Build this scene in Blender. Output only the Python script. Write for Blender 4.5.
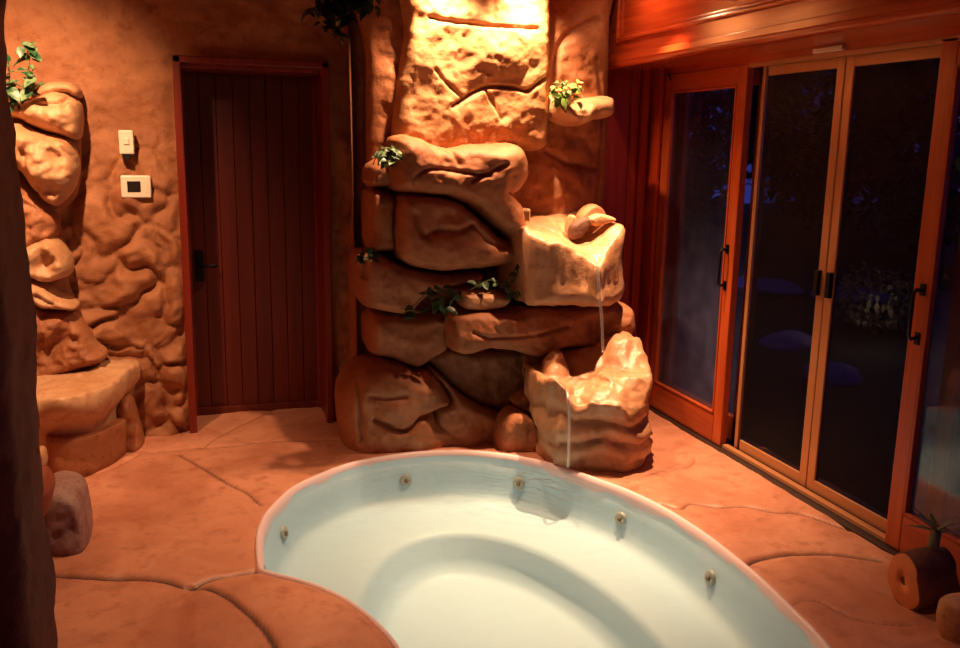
import bpy, bmesh, math, random
import numpy as np
from mathutils import Vector, Matrix, noise
from mathutils.geometry import delaunay_2d_cdt
random.seed(7)
SC = bpy.context.scene
COL = SC.collection
for o in list(bpy.data.objects): bpy.data.objects.remove(o)

# ------------------------------------------------------------------ camera
FOC, CX, CY, CAMH = 897.0, 480.0, 324.0, 1.66
def _n(v): v = np.array(v, float); return v/np.linalg.norm(v)
_D = _n([398-CX, 4770-CY, FOC]); _Y = np.array([192-CX, 138-CY, FOC]); _Y = _n(_Y-_D*(_Y@_D)); _U = -_D
MC = np.array([np.cross(_Y, _U), _Y, _U])          # camera directions -> world
def ray(px, py): return MC@np.array([(px-CX)/FOC, (py-CY)/FOC, 1.0])
def PY(px, py, y): r = ray(px, py); t = y/r[1]; return Vector((r[0]*t, y, CAMH+r[2]*t))
def PX(px, py, x): r = ray(px, py); t = x/r[0]; return Vector((x, r[1]*t, CAMH+r[2]*t))
def PZ(px, py, z=0.0): r = ray(px, py); t = (z-CAMH)/r[2]; return Vector((r[0]*t, r[1]*t, z))
cam = bpy.data.cameras.new('camera'); camo = bpy.data.objects.new('camera', cam); COL.objects.link(camo)
cam.sensor_fit = 'HORIZONTAL'; cam.sensor_width = 36; cam.lens = FOC/960*36; cam.clip_start = 0.05; cam.clip_end = 200
m = Matrix.Identity(4)
for i in range(3):
    m[i][0] = MC[i][0]; m[i][1] = -MC[i][1]; m[i][2] = -MC[i][2]
m[2][3] = CAMH
camo.matrix_world = m
SC.camera = camo

# ------------------------------------------------------------------ world, lights, exposure
w = bpy.data.worlds.new('dusk_sky'); SC.world = w; w.use_nodes = True
bg = w.node_tree.nodes['Background']; bg.inputs[0].default_value = (0.045, 0.05, 0.30, 1); bg.inputs[1].default_value = 0.7
SC.view_settings.view_transform = 'Standard'; SC.view_settings.look = 'None'
SC.view_settings.gamma = 1; SC.view_settings.use_curve_mapping = False
SC.view_settings.exposure = 0.0
def spot(name, loc, target, power, size=110, blend=0.8, radius=0.05, col=(1, .57, .30)):
    l = bpy.data.lights.new(name, 'SPOT'); l.energy = power; l.spot_size = math.radians(size); l.spot_blend = blend
    l.shadow_soft_size = radius; l.color = col
    o = bpy.data.objects.new(name, l); COL.objects.link(o); o.location = loc
    o.rotation_euler = (Vector(target)-Vector(loc)).to_track_quat('-Z', 'Y').to_euler()
    return o
spot('downlight_left', (-0.60, 3.86, 2.60), (-1.02, 5.0, 1.30), 270, 96, 1.0, .025)
spot('downlight_deck', (0.0, 3.70, 2.62), (-0.14, 3.60, 0.0), 130, 72, .9)
spot('downlight_rock_left', (1.24, 4.665, 2.58), (1.28, 4.74, 0.5), 165, 112, 1.0, .022)
spot('downlight_rock_right', (1.74, 4.665, 2.58), (1.80, 4.72, 0.5), 185, 112, 1.0, .022)
spot('downlight_basin', (2.20, 4.29, 2.60), (2.06, 4.10, 0.4), 540, 62, 1.0, .02)
spot('downlight_header', (2.13, 4.52, 2.63), (2.40, 4.50, 2.2), 14, 150, 1.0, .02)
spot('downlight_tub', (1.25, 2.50, 2.62), (1.22, 2.62, 0.0), 70, 70, .9, .06)
spot('rear_fill', (0.1, -.2, 2.5), (-.4, 2.0, 1.0), 8, 130, .8, .1, (1, .40, .22))  # unseen fill added behind the camera to lift the pillar and room

# ------------------------------------------------------------------ materials
def mat(name, base=(.5, .5, .5), rough=.5, metal=0, spec=.5):
    m = bpy.data.materials.new(name); m.use_nodes = True
    b = m.node_tree.nodes['Principled BSDF']
    b.inputs['Base Color'].default_value = (*base, 1); b.inputs['Roughness'].default_value = rough
    b.inputs['Metallic'].default_value = metal; b.inputs['Specular IOR Level'].default_value = spec
    return m, m.node_tree.nodes, m.node_tree.links, b
def rock_mat(name, c1, c2, c3, rough=.6, bump=.25, scale=1.0, spec=.4):
    m, N, L, b = mat(name, c1, rough, 0, spec)
    tc = N.new('ShaderNodeNewGeometry')
    n1 = N.new('ShaderNodeTexNoise'); n1.inputs['Scale'].default_value = 3.2*scale; n1.inputs['Detail'].default_value = 6; n1.inputs['Roughness'].default_value = .62; n1.inputs['Distortion'].default_value = .6
    n2 = N.new('ShaderNodeTexNoise'); n2.inputs['Scale'].default_value = 17*scale; n2.inputs['Detail'].default_value = 5; n2.inputs['Roughness'].default_value = .7
    n3 = N.new('ShaderNodeTexNoise'); n3.inputs['Scale'].default_value = 70*scale; n3.inputs['Detail'].default_value = 4
    for n in (n1, n2, n3): L.new(tc.outputs['Position'], n.inputs['Vector'])
    r1 = N.new('ShaderNodeValToRGB'); r1.color_ramp.elements[0].position = .38; r1.color_ramp.elements[1].position = .62
    r1.color_ramp.elements[0].color = (*c2, 1); r1.color_ramp.elements[1].color = (*c1, 1)
    L.new(n1.outputs['Fac'], r1.inputs['Fac'])
    r2 = N.new('ShaderNodeValToRGB'); r2.color_ramp.elements[0].position = .52; r2.color_ramp.elements[1].position = .68
    r2.color_ramp.elements[0].color = (0, 0, 0, 1); r2.color_ramp.elements[1].color = (.75, .75, .75, 1)
    L.new(n2.outputs['Fac'], r2.inputs['Fac'])
    mx = N.new('ShaderNodeMixRGB'); mx.inputs['Color2'].default_value = (*c3, 1)
    L.new(r2.outputs['Color'], mx.inputs['Fac']); L.new(r1.outputs['Color'], mx.inputs['Color1'])
    L.new(mx.outputs['Color'], b.inputs['Base Color'])
    ad = N.new('ShaderNodeMath'); ad.operation = 'MULTIPLY_ADD'; ad.inputs[1].default_value = .25
    L.new(n3.outputs['Fac'], ad.inputs[0]); L.new(n2.outputs['Fac'], ad.inputs[2])
    bp = N.new('ShaderNodeBump'); bp.inputs['Strength'].default_value = bump; bp.inputs['Distance'].default_value = .02
    L.new(ad.outputs[0], bp.inputs['Height']); L.new(bp.outputs['Normal'], b.inputs['Normal'])
    return m
def wood_mat(name, c1, c2, axis='Z', rough=.28, scale=1.0, spec=.5):
    m, N, L, b = mat(name, c1, rough, 0, spec)
    tc = N.new('ShaderNodeNewGeometry'); mp = N.new('ShaderNodeMapping')
    s = {'Z': (38, 38, 1.6), 'Y': (38, 1.6, 38), 'X': (1.6, 38, 38)}[axis]
    mp.inputs['Scale'].default_value = [v*scale for v in s]
    L.new(tc.outputs['Position'], mp.inputs['Vector'])
    n = N.new('ShaderNodeTexNoise'); n.inputs['Scale'].default_value = 1; n.inputs['Detail'].default_value = 5; n.inputs['Distortion'].default_value = .4
    L.new(mp.outputs[0], n.inputs['Vector'])
    r = N.new('ShaderNodeValToRGB'); r.color_ramp.elements[0].position = .35; r.color_ramp.elements[1].position = .65
    r.color_ramp.elements[0].color = (*c2, 1); r.color_ramp.elements[1].color = (*c1, 1)
    L.new(n.outputs['Fac'], r.inputs['Fac']); L.new(r.outputs['Color'], b.inputs['Base Color'])
    bp = N.new('ShaderNodeBump'); bp.inputs['Strength'].default_value = .08; bp.inputs['Distance'].default_value = .01
    L.new(n.outputs['Fac'], bp.inputs['Height']); L.new(bp.outputs['Normal'], b.inputs['Normal'])
    return m
ROCK = rock_mat('sandstone', (.43, .175, .078), (.31, .105, .042), (.21, .065, .025), .6, .28)
ROCKTOP = rock_mat('weathered_sandstone', (.66, .36, .17), (.40, .16, .06), (.50, .22, .09), .66, .3, 1.3)
PALELIT = rock_mat('pale_lit_sandstone', (.62, .36, .20), (.50, .25, .12), (.38, .16, .07), .5, .25)  # highlight put into the colour of lit rocks; also used for pale stones
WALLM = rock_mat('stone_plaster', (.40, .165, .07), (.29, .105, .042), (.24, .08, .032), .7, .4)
FLOORM = rock_mat('stained_stone_floor', (.60, .27, .165), (.44, .17, .10), (.35, .125, .07), .42, .16, .6, .45)
JOINTM = rock_mat('dark_joint_filler', (.09, .03, .018), (.06, .02, .012), (.12, .04, .02), .8, .3)
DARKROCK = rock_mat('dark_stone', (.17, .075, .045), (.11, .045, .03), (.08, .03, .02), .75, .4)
BASINM = rock_mat('basin_sandstone', (.55, .29, .155), (.43, .20, .095), (.34, .135, .06), .42, .25, 1, .6)
SHADEROCK = rock_mat('shaded_sandstone', (.34, .15, .08), (.24, .09, .045), (.16, .06, .03), .65, .3)  # sandstone darkened: shadow under the slab put into the colour
GREYROCK = rock_mat('violet_grey_stone', (.34, .21, .19), (.25, .13, .12), (.16, .07, .06), .6, .3, 2)
REDWOOD = wood_mat('red_cedar', (.42, .045, .012), (.30, .026, .007), 'Z', .3)
REDWOODY = wood_mat('red_cedar_beam', (.46, .066, .016), (.36, .042, .010), 'Y', .22, 1, .6)
DOORWOOD = wood_mat('orange_cedar', (.48, .088, .020), (.36, .054, .012), 'Z', .33)
DOORWOODY = wood_mat('orange_cedar_rail', (.48, .088, .020), (.36, .054, .012), 'Y', .33)
PLANK = wood_mat('dark_mahogany', (.12, .012, .006), (.08, .008, .004), 'Z', .42)
FRAMEM = wood_mat('frame_mahogany', (.22, .022, .008), (.16, .014, .006), 'Z', .38)
SCREENM = mat('bronze_screen_frame', (.44, .20, .085), .36, .2)[0]
BLACK = mat('black_metal', (.012, .011, .010), .35, .6)[0]
WHITEP = mat('cream_plastic', (.78, .66, .52), .4)[0]
DARKP = mat('dark_screen_and_shadow', (.02, .015, .015), .2)[0]
HOLESHADE = mat('hole_shade', (.01, .01, .01), .7)[0]
TUBM = mat('aqua_acrylic', (.52, .74, .90), .45, 0, .35)[0]
RIMM = mat('pale_rim_acrylic', (.78, .62, .66), .35)[0]
JETM = mat('jet_fitting', (.42, .46, .42), .4, .1)[0]

def schlick(N, L, dt, f0):
    ab = N.new('ShaderNodeMath'); ab.operation = 'ABSOLUTE'; L.new(dt.outputs['Value'], ab.inputs[0])
    om = N.new('ShaderNodeMath'); om.operation = 'SUBTRACT'; om.inputs[0].default_value = 1; L.new(ab.outputs[0], om.inputs[1]); om.use_clamp = True
    pw = N.new('ShaderNodeMath'); pw.operation = 'POWER'; pw.inputs[1].default_value = 5; L.new(om.outputs[0], pw.inputs[0])
    ma = N.new('ShaderNodeMath'); ma.operation = 'MULTIPLY_ADD'; ma.inputs[1].default_value = 1-f0; ma.inputs[2].default_value = f0; L.new(pw.outputs[0], ma.inputs[0])
    return ma.outputs[0]
def water_mat():
    m = bpy.data.materials.new('tub_water'); m.use_nodes = True; N = m.node_tree.nodes; L = m.node_tree.links
    N.clear(); out = N.new('ShaderNodeOutputMaterial'); mx = N.new('ShaderNodeMixShader')
    tr = N.new('ShaderNodeBsdfTransparent'); tr.inputs[0].default_value = (.93, .98, .98, 1)
    gl = N.new('ShaderNodeBsdfGlossy'); gl.inputs['Roughness'].default_value = .06
    dt = N.new('ShaderNodeVectorMath'); dt.operation = 'DOT_PRODUCT'
    geo = N.new('ShaderNodeNewGeometry'); n = N.new('ShaderNodeTexNoise'); n.inputs['Scale'].default_value = 11; n.inputs['Detail'].default_value = 3
    L.new(geo.outputs['Position'], n.inputs['Vector'])
    bp = N.new('ShaderNodeBump'); bp.inputs['Strength'].default_value = .22; bp.inputs['Distance'].default_value = .02
    L.new(n.outputs['Fac'], bp.inputs['Height'])
    L.new(bp.outputs[0], gl.inputs['Normal']); L.new(bp.outputs[0], dt.inputs[0]); L.new(geo.outputs['Incoming'], dt.inputs[1])
    L.new(schlick(N, L, dt, .02), mx.inputs[0]); L.new(tr.outputs[0], mx.inputs[1]); L.new(gl.outputs[0], mx.inputs[2])
    L.new(mx.outputs[0], out.inputs[0]); return m
WATER = water_mat()
def film_mat(name, tint, rough, gloss_fac, haze=0.0, hazecol=(.5, .5, .55)):
    m = bpy.data.materials.new(name); m.use_nodes = True; N = m.node_tree.nodes; L = m.node_tree.links
    N.clear(); out = N.new('ShaderNodeOutputMaterial'); mx = N.new('ShaderNodeMixShader')
    tr = N.new('ShaderNodeBsdfTransparent'); tr.inputs[0].default_value = (*tint, 1)
    gl = N.new('ShaderNodeBsdfGlossy'); gl.inputs['Roughness'].default_value = rough
    dt = N.new('ShaderNodeVectorMath'); dt.operation = 'DOT_PRODUCT'; g0 = N.new('ShaderNodeNewGeometry')
    L.new(g0.outputs['Normal'], dt.inputs[0]); L.new(g0.outputs['Incoming'], dt.inputs[1])
    L.new(schlick(N, L, dt, gloss_fac), mx.inputs[0]); L.new(tr.outputs[0], mx.inputs[1]); L.new(gl.outputs[0], mx.inputs[2])
    last = mx
    if haze:
        df = N.new('ShaderNodeBsdfDiffuse'); df.inputs[0].default_value = (*hazecol, 1)
        m2 = N.new('ShaderNodeMixShader'); geo = N.new('ShaderNodeNewGeometry'); sx = N.new('ShaderNodeSeparateXYZ')
        L.new(geo.outputs['Position'], sx.inputs[0])
        mr = N.new('ShaderNodeMapRange'); mr.inputs[1].default_value = 0.15; mr.inputs[2].default_value = 1.3; mr.inputs[3].default_value = haze; mr.inputs[4].default_value = haze*.12
        L.new(sx.outputs['Z'], mr.inputs[0])
        nz = N.new('ShaderNodeTexNoise'); nz.inputs['Scale'].default_value = 9; nz.inputs['Detail'].default_value = 5
        L.new(geo.outputs['Position'], nz.inputs['Vector'])
        mu = N.new('ShaderNodeMath'); mu.operation = 'MULTIPLY'; L.new(mr.outputs[0], mu.inputs[0]); L.new(nz.outputs['Fac'], mu.inputs[1])
        L.new(mu.outputs[0], m2.inputs[0]); L.new(mx.outputs[0], m2.inputs[1]); L.new(df.outputs[0], m2.inputs[2]); last = m2
    L.new(last.outputs[0], out.inputs[0]); return m
GLASS = film_mat('door_glass', (.8, .85, .9), .02, .05, .16, (.42, .42, .75))
SCREEN = film_mat('insect_screen', (.42, .42, .45), .5, .005)
def stream_mat():
    m = bpy.data.materials.new('falling_water'); m.use_nodes = True; N = m.node_tree.nodes; L = m.node_tree.links; N.clear()
    out = N.new('ShaderNodeOutputMaterial'); a = N.new('ShaderNodeMixShader'); b = N.new('ShaderNodeMixShader')
    tr = N.new('ShaderNodeBsdfTransparent'); gl = N.new('ShaderNodeBsdfGlossy'); gl.inputs['Roughness'].default_value = .25
    tl = N.new('ShaderNodeBsdfDiffuse'); tl.inputs[0].default_value = (.9, .9, .9, 1)
    a.inputs[0].default_value = .4; b.inputs[0].default_value = .42
    L.new(gl.outputs[0], a.inputs[1]); L.new(tl.outputs[0], a.inputs[2]); L.new(tr.outputs[0], b.inputs[1]); L.new(a.outputs[0], b.inputs[2]); L.new(b.outputs[0], out.inputs[0])
    return m
STREAM = stream_mat()

# ------------------------------------------------------------------ mesh helpers
def tag(o, label=None, cat=None, group=None, kind=None):
    if label: o['label'] = label
    if cat: o['category'] = cat
    if group: o['group'] = group
    if kind: o['kind'] = kind
    return o
def link(name, me, material, parent=None):
    o = bpy.data.objects.new(name, me); COL.objects.link(o)
    if material: me.materials.append(material)
    if parent: o.parent = parent; o.matrix_parent_inverse = parent.matrix_world.inverted()
    return o
def mesh(name, verts, faces, material, parent=None, smooth=True):
    me = bpy.data.meshes.new(name); me.from_pydata([tuple(v) for v in verts], [], faces); me.update()
    bm = bmesh.new(); bm.from_mesh(me); bmesh.ops.recalc_face_normals(bm, faces=bm.faces); bm.to_mesh(me); bm.free()
    if smooth: me.polygons.foreach_set('use_smooth', [True]*len(me.polygons))
    return link(name, me, material, parent)
def raw(name, verts, faces, material, parent=None, smooth=True):
    me = bpy.data.meshes.new(name); me.from_pydata([tuple(v) for v in verts], [], faces); me.update()
    if smooth: me.polygons.foreach_set('use_smooth', [True]*len(me.polygons))
    return link(name, me, material, parent)
def frombm(name, bm, material, parent=None, smooth=False):
    me = bpy.data.meshes.new(name); bm.to_mesh(me); bm.free()
    if smooth: me.polygons.foreach_set('use_smooth', [True]*len(me.polygons))
    return link(name, me, material, parent)
def empty(name, loc=(0, 0, 0)):
    o = bpy.data.objects.new(name, None); COL.objects.link(o); o.location = loc; o.empty_display_size = .1
    bpy.context.view_layer.update(); return o
def abox(bm, a, b, bev=0.0):
    t = bmesh.new(); bmesh.ops.create_cube(t, size=1)
    c = [(a[i]+b[i])/2 for i in range(3)]; s = [abs(b[i]-a[i]) for i in range(3)]
    for v in t.verts: v.co = Vector((c[0]+v.co.x*s[0], c[1]+v.co.y*s[1], c[2]+v.co.z*s[2]))
    if bev: bmesh.ops.bevel(t, geom=t.edges[:], offset=bev, segments=2, affect='EDGES', profile=.5)
    me = bpy.data.meshes.new('t'); t.to_mesh(me); t.free(); bm.from_mesh(me); bpy.data.meshes.remove(me)
def box(name, a, b, material, parent=None, bev=.004):
    bm = bmesh.new(); abox(bm, a, b, bev); return frombm(name, bm, material, parent)
def tube(pts, rad, n=10, closed_ends=True):
    pts = [Vector(p) for p in pts]; V = []; F = []; a = None
    if not hasattr(rad, '__len__'): rad = [rad]*len(pts)
    for i, p in enumerate(pts):
        d = (pts[min(i+1, len(pts)-1)]-pts[max(i-1, 0)]).normalized()
        if a is None: a = d.cross(Vector((.3, .2, 1)) if abs(d.z) < .8 else Vector((1, .1, 0))).normalized()
        else: a = (a-d*a.dot(d)).normalized()
        b = d.cross(a).normalized()
        for k in range(n):
            t = 2*math.pi*k/n; V.append(p+(a*math.cos(t)+b*math.sin(t))*rad[i])
    for i in range(len(pts)-1):
        for k in range(n): F.append((i*n+k, i*n+(k+1) % n, (i+1)*n+(k+1) % n, (i+1)*n+k))
    if closed_ends: F.append(tuple(range(n))[::-1]); F.append(tuple((len(pts)-1)*n+k for k in range(n)))
    return V, F
def catmull(pts, closed=True, sub=6):
    pts = [np.array(p, float) for p in pts]; n = len(pts); out = []
    for i in range(n if closed else n-1):
        if closed: p0, p1, p2, p3 = pts[i-1], pts[i], pts[(i+1) % n], pts[(i+2) % n]
        else: p0, p1, p2, p3 = pts[max(i-1, 0)], pts[i], pts[i+1], pts[min(i+2, n-1)]
        for k in range(sub):
            t = k/sub; out.append(.5*((2*p1)+(-p0+p2)*t+(2*p0-5*p1+4*p2-p3)*t*t+(-p0+3*p1-3*p2+p3)*t**3))
    if not closed: out.append(pts[-1])
    return np.array(out)
def segdist(P, line, closed=False):
    """distance from every point of P (n,2) to a polyline"""
    line = np.array(line); A = line; B = np.roll(line, -1, 0)
    if not closed: A = A[:-1]; B = B[:-1]
    best = np.full(len(P), 1e9)
    for a, b in zip(A, B):
        ab = b-a; l = ab@ab+1e-12; t = np.clip(((P-a)@ab)/l, 0, 1); d = np.hypot(*(P-(a+t[:, None]*ab)).T); best = np.minimum(best, d)
    return best
def inside(P, poly):
    x, y = P[:, 0], P[:, 1]; c = np.zeros(len(P), bool); n = len(poly); j = n-1
    for i in range(n):
        xi, yi = poly[i]; xj, yj = poly[j]
        with np.errstate(divide='ignore', invalid='ignore'):
            c ^= ((yi > y) != (yj > y)) & (x < (xj-xi)*(y-yi)/(yj-yi+1e-15)+xi)
        j = i
    return c
def resample(C, step):
    C = np.vstack([C, C[:1]]); d = np.r_[0, np.cumsum(np.hypot(*np.diff(C, axis=0).T))]
    n = max(12, int(d[-1]/step)); t = np.linspace(0, d[-1], n, endpoint=False)
    return np.c_[np.interp(t, d, C[:, 0]), np.interp(t, d, C[:, 1])]
def fbm(p, s, o=4): return noise.fractal(Vector(p)*s, 1.0, 2.0, o, noise_basis='PERLIN_ORIGINAL')

def rock(name, px, Y, T, material, parent=None, R=.06, back=.25, grooves=(), bumps=(), amp=.012, ns=4.0, step=.011, seed=0, tiltz=0.0, tiltx=0.0, jitter=.004, facet=0.0):
    """a boulder whose outline stands at distance Y, bulging T towards the room and reaching `back` behind"""
    to2 = lambda q: (lambda v: (v.x, v.z))(PY(q[0], q[1], Y))
    C = resample(catmull([to2(q) for q in px]), step)
    for i in range(len(C)):
        C[i] += np.array([fbm((C[i][0], seed, C[i][1]), 14, 3), fbm((C[i][0]+9, seed, C[i][1]), 14, 3)])*jitter
    lo, hi = C.min(0), C.max(0); g = []
    ys = np.arange(lo[1], hi[1], step*.87)
    for r, yy in enumerate(ys):
        for xx in np.arange(lo[0]+(r % 2)*step*.5, hi[0], step): g.append((xx, yy))
    G = np.array(g); G = G[inside(G, C)]; G = G[segdist(G, C, True) > step*.55]
    allp = np.vstack([C, G]); n = len(C)
    vs, es, fs, *_ = delaunay_2d_cdt([Vector(p) for p in allp], [(i, (i+1) % n) for i in range(n)], [], 1, 1e-7)
    P = np.array([(v.x, v.y) for v in vs]); d = segdist(P, C, True)
    e = np.clip(d/R, 0, 1); h = T*np.sqrt(1-(1-e)**2+1e-9)
    h = h*(0.86+0.14*np.clip(d/(R*2.5), 0, 1))
    for line, wd, dp in grooves:
        gl = catmull([to2(q) for q in line], False, 5)
        gd = segdist(P, gl); h -= dp*np.exp(-(gd/wd)**2)*np.clip(d/.02+.35, 0, 1)
    for bx, by, br, bh in bumps:
        c = np.array(to2((bx, by))); rr = br*Y/FOC
        h += bh*np.exp(-((P-c)**2).sum(1)/rr**2)*e
    cx, cz = C.mean(0)
    V = []
    for i, (x, z) in enumerate(P):
        nz = fbm((x+seed*3.1, seed, z), ns, 5)*amp*2.2*e[i] + fbm((x, seed+5, z), ns*4, 3)*amp*.5*e[i]
        if facet:
            dd, pp = noise.voronoi(Vector((x*7+seed, seed, z*7))); nz += facet*(dd[1]-dd[0])*e[i]
        yy = Y-h[i]-nz+tiltz*(z-cz)+tiltx*(x-cx)
        V.append((x, yy, z))
    F = [tuple(f) for f in fs]
    # edges used by one face only = rim loop
    cnt = {}
    for f in F:
        for a, b in zip(f, f[1:]+f[:1]):
            k = (min(a, b), max(a, b)); cnt.setdefault(k, []).append((a, b))
    nx = {v[0][0]: v[0][1] for v in cnt.values() if len(v) == 1}
    st = next(iter(nx)); loop = [st]
    while nx.get(loop[-1], st) != st and len(loop) < len(nx)+2: loop.append(nx[loop[-1]])
    prev = loop
    for k, (fr, sc) in enumerate(((.35, 1.0), (.8, .97), (1.0, .88))):
        cur = []
        for i in loop:
            x, y, z = V[i]; cur.append(len(V)); V.append((cx+(x-cx)*sc, y+back*fr, cz+(z-cz)*sc))
        for a in range(len(loop)):
            b = (a+1) % len(loop); F.append((prev[a], prev[b], cur[b], cur[a]))
        prev = cur
    F.append(tuple(prev))
    return mesh(name, V, F, material, parent)

def loft(name, outline, levels, topf, material, parent=None, N=170, rings=34, amp=.012, ns=4, seed=0, centre=None, smooth_r=2):
    """outline: closed plan polygon; levels: (z or f(x,y), scale, dx, dy) from top to bottom; topf(x,y) height of the top"""
    C = catmull(outline); c = np.array(centre) if centre else C.mean(0)
    ang = np.arctan2(C[:, 1]-c[1], C[:, 0]-c[0]); r = np.hypot(*(C-c).T); o = np.argsort(ang)
    th = np.linspace(-math.pi, math.pi, N, endpoint=False)
    rr = np.interp(th, ang[o], r[o], period=2*math.pi)
    k = np.array([1, 4, 6, 4, 1])/16.
    for _ in range(smooth_r): rr = sum(k[j]*np.roll(rr, j-2) for j in range(5))
    V = []; F = []
    def disp(x, y, z, a=amp):
        p = (x+seed*7.7, y, z); return Vector((fbm(p, ns, 4), fbm((p[0]+31, y, z), ns, 4), fbm((p[0]+77, y, z), ns, 4)))*a*2
    V.append(Vector((c[0], c[1], topf(c[0], c[1]))))
    for j in range(1, rings+1):
        s = math.sin(j/rings*math.pi/2)
        for i in range(N):
            x = c[0]+rr[i]*s*math.cos(th[i]); y = c[1]+rr[i]*s*math.sin(th[i]); z = topf(x, y)
            ed = 1-s; z -= .022*math.exp(-(ed/.018)**1)         # rolled edge
            V.append(Vector((x, y, z))+disp(x, y, z))
    for lv in levels:
        z0, sc, dx, dy = lv
        for i in range(N):
            x = c[0]+rr[i]*sc*math.cos(th[i])+dx; y = c[1]+rr[i]*sc*math.sin(th[i])+dy
            zt = topf(c[0]+rr[i]*math.cos(th[i]), c[1]+rr[i]*math.sin(th[i]))-.022
            z = zt*(1-z0[0])+z0[1]*z0[0] if isinstance(z0, tuple) else z0
            V.append(Vector((x, y, z))+disp(x, y, z))
    for i in range(N): F.append((0, 1+i, 1+(i+1) % N))
    for j in range(rings+len(levels)-1):
        a = 1+j*N; b = a+N
        for i in range(N): F.append((a+i, b+i, b+(i+1) % N, a+(i+1) % N))
    last = 1+(rings+len(levels)-1)*N
    F.append(tuple(last+i for i in range(N)))
    return mesh(name, V, F, material, parent)

def leaf_bm(bm, base, d, up, L, W, curl=.25, heart=True, seg=5):
    d = d.normalized(); s = d.cross(up); s = Vector((1, 0, 0)) if s.length < .05 else s.normalized(); n = s.cross(d).normalized()
    rows = []
    for k in range(seg+1):
        t = k/seg; wd = W*(math.sin(math.pi*min(1, t*.93+.07))**(.6 if heart else 1))*(1.15-.6*t if heart else 1)
        if k == seg: wd = .0006
        p = base+d*L*t-n*curl*L*t*t
        rows.append([bm.verts.new(p-s*wd+n*wd*.25), bm.verts.new(p), bm.verts.new(p+s*wd+n*wd*.25)])
    for k in range(seg):
        for q in range(2): bm.faces.new((rows[k][q], rows[k][q+1], rows[k+1][q+1], rows[k+1][q]))
def leaf_mat(name, c1, c2, rough=.4):
    m, N, L, b = mat(name, c1, rough)
    g = N.new('ShaderNodeNewGeometry'); n = N.new('ShaderNodeTexNoise'); n.inputs['Scale'].default_value = 28; n.inputs['Detail'].default_value = 2
    L.new(g.outputs['Position'], n.inputs['Vector'])
    r = N.new('ShaderNodeValToRGB'); r.color_ramp.elements[0].position = .45; r.color_ramp.elements[1].position = .6
    r.color_ramp.elements[0].color = (*c1, 1); r.color_ramp.elements[1].color = (*c2, 1)
    L.new(n.outputs['Fac'], r.inputs['Fac']); L.new(r.outputs[0], b.inputs['Base Color']); return m
LEAFV = leaf_mat('variegated_leaf', (.16, .30, .05), (.62, .70, .30))
LEAFD = leaf_mat('dark_leaf', (.012, .045, .018), (.03, .09, .04))
LEAFM = leaf_mat('green_leaf', (.02, .08, .025), (.16, .26, .13))
STEMM = mat('stem', (.10, .12, .04), .6)[0]
LEAFC = leaf_mat('tree_leaf', (.010, .014, .010), (.02, .022, .016), .7)
LEAFS = leaf_mat('shrub_leaf', (.16, .12, .06), (.30, .24, .15), .7)
BARK = mat('bark', (.03, .02, .014), .9)[0]

def vine(name, stems, n_leaf, size, leafm, label, cat='plant', seed=0, group=None, drop=.3, spread=.03):
    """trailing plant: stems = list of polylines (world points)"""
    rnd = random.Random(seed); base = Vector(stems[0][0]); root = empty(name, base)
    tag(root, label, cat, group)
    V = []; F = []
    bm = bmesh.new()
    for st in stems:
        pts = catmull([tuple(p) for p in st], False, 5) if len(st) > 2 else np.array([tuple(p) for p in st])
        v, f = tube([tuple(p) for p in pts], .0028, 5); o = len(V); V += v; F += [tuple(i+o for i in q) for q in f]
        for _ in range(n_leaf):
            p = Vector(pts[rnd.randrange(len(pts))])+Vector([rnd.uniform(-1, 1)*spread for _ in range(3)])
            d = Vector((rnd.uniform(-1, 1), rnd.uniform(-1.1, .2), rnd.uniform(-.8-drop, .8-drop)))
            s = size*rnd.uniform(.6, 1.25)
            leaf_bm(bm, p, d, Vector((rnd.uniform(-.3, .3), -.6, 1)), s, s*.38, rnd.uniform(.1, .5))
    raw('stem', V, F, STEMM, root)
    frombm('foliage', bm, leafm, root, True)
    return root

# ================================================================== SETTING
YB, XR, XL = 5.20, 2.762, -1.10            # back wall, door line, left wall
HC = 2.68
# ---- tub / floor opening
TC = (1.13, 2.931); TA, TB = .95, 1.551
OUT = catmull([(.185, 3.35), (.19, 3.6), (.215, 3.78), (.275, 3.96), (.433, 4.22), (.714, 4.436), (.996, 4.51), (1.274, 4.498), (1.524, 4.383), (1.73, 4.17), (1.89, 3.879), (2.006, 3.581), (2.059, 3.219), (2.058, 2.831), (2.025, 2.519), (1.977, 2.251), (1.84, 1.85), (1.58, 1.52), (1.25, 1.38), (.9, 1.42), (.6, 1.65), (.39, 2.0), (.26, 2.5), (.20, 3.0)], True, 12)
_oa = np.arctan2(OUT[:, 1]-TC[1], OUT[:, 0]-TC[0]); _or = np.hypot(*(OUT-np.array(TC)).T)
def tub_r(a): return float(np.interp((a+math.pi) % (2*math.pi)-math.pi, _oa[np.argsort(_oa)], _or[np.argsort(_oa)], period=2*math.pi))
def tub_pt(a, inset=0.0): r = tub_r(a)-inset; return TC[0]+r*math.cos(a), TC[1]+r*math.sin(a)
lobe = [PZ(*p, .03) for p in [(250, 566), (275, 569), (300, 575), (322, 582), (343, 592), (360, 603), (377, 617), (392, 633), (403, 650), (412, 672)]]
lobe = [(p.x, p.y) for p in lobe]+[(.60, 2.30), (.45, 2.05), (.25, 1.92), (.0, 1.9), (-.1, 2.5), (-.1, 3.2)]
LB = catmull(lobe)
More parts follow.
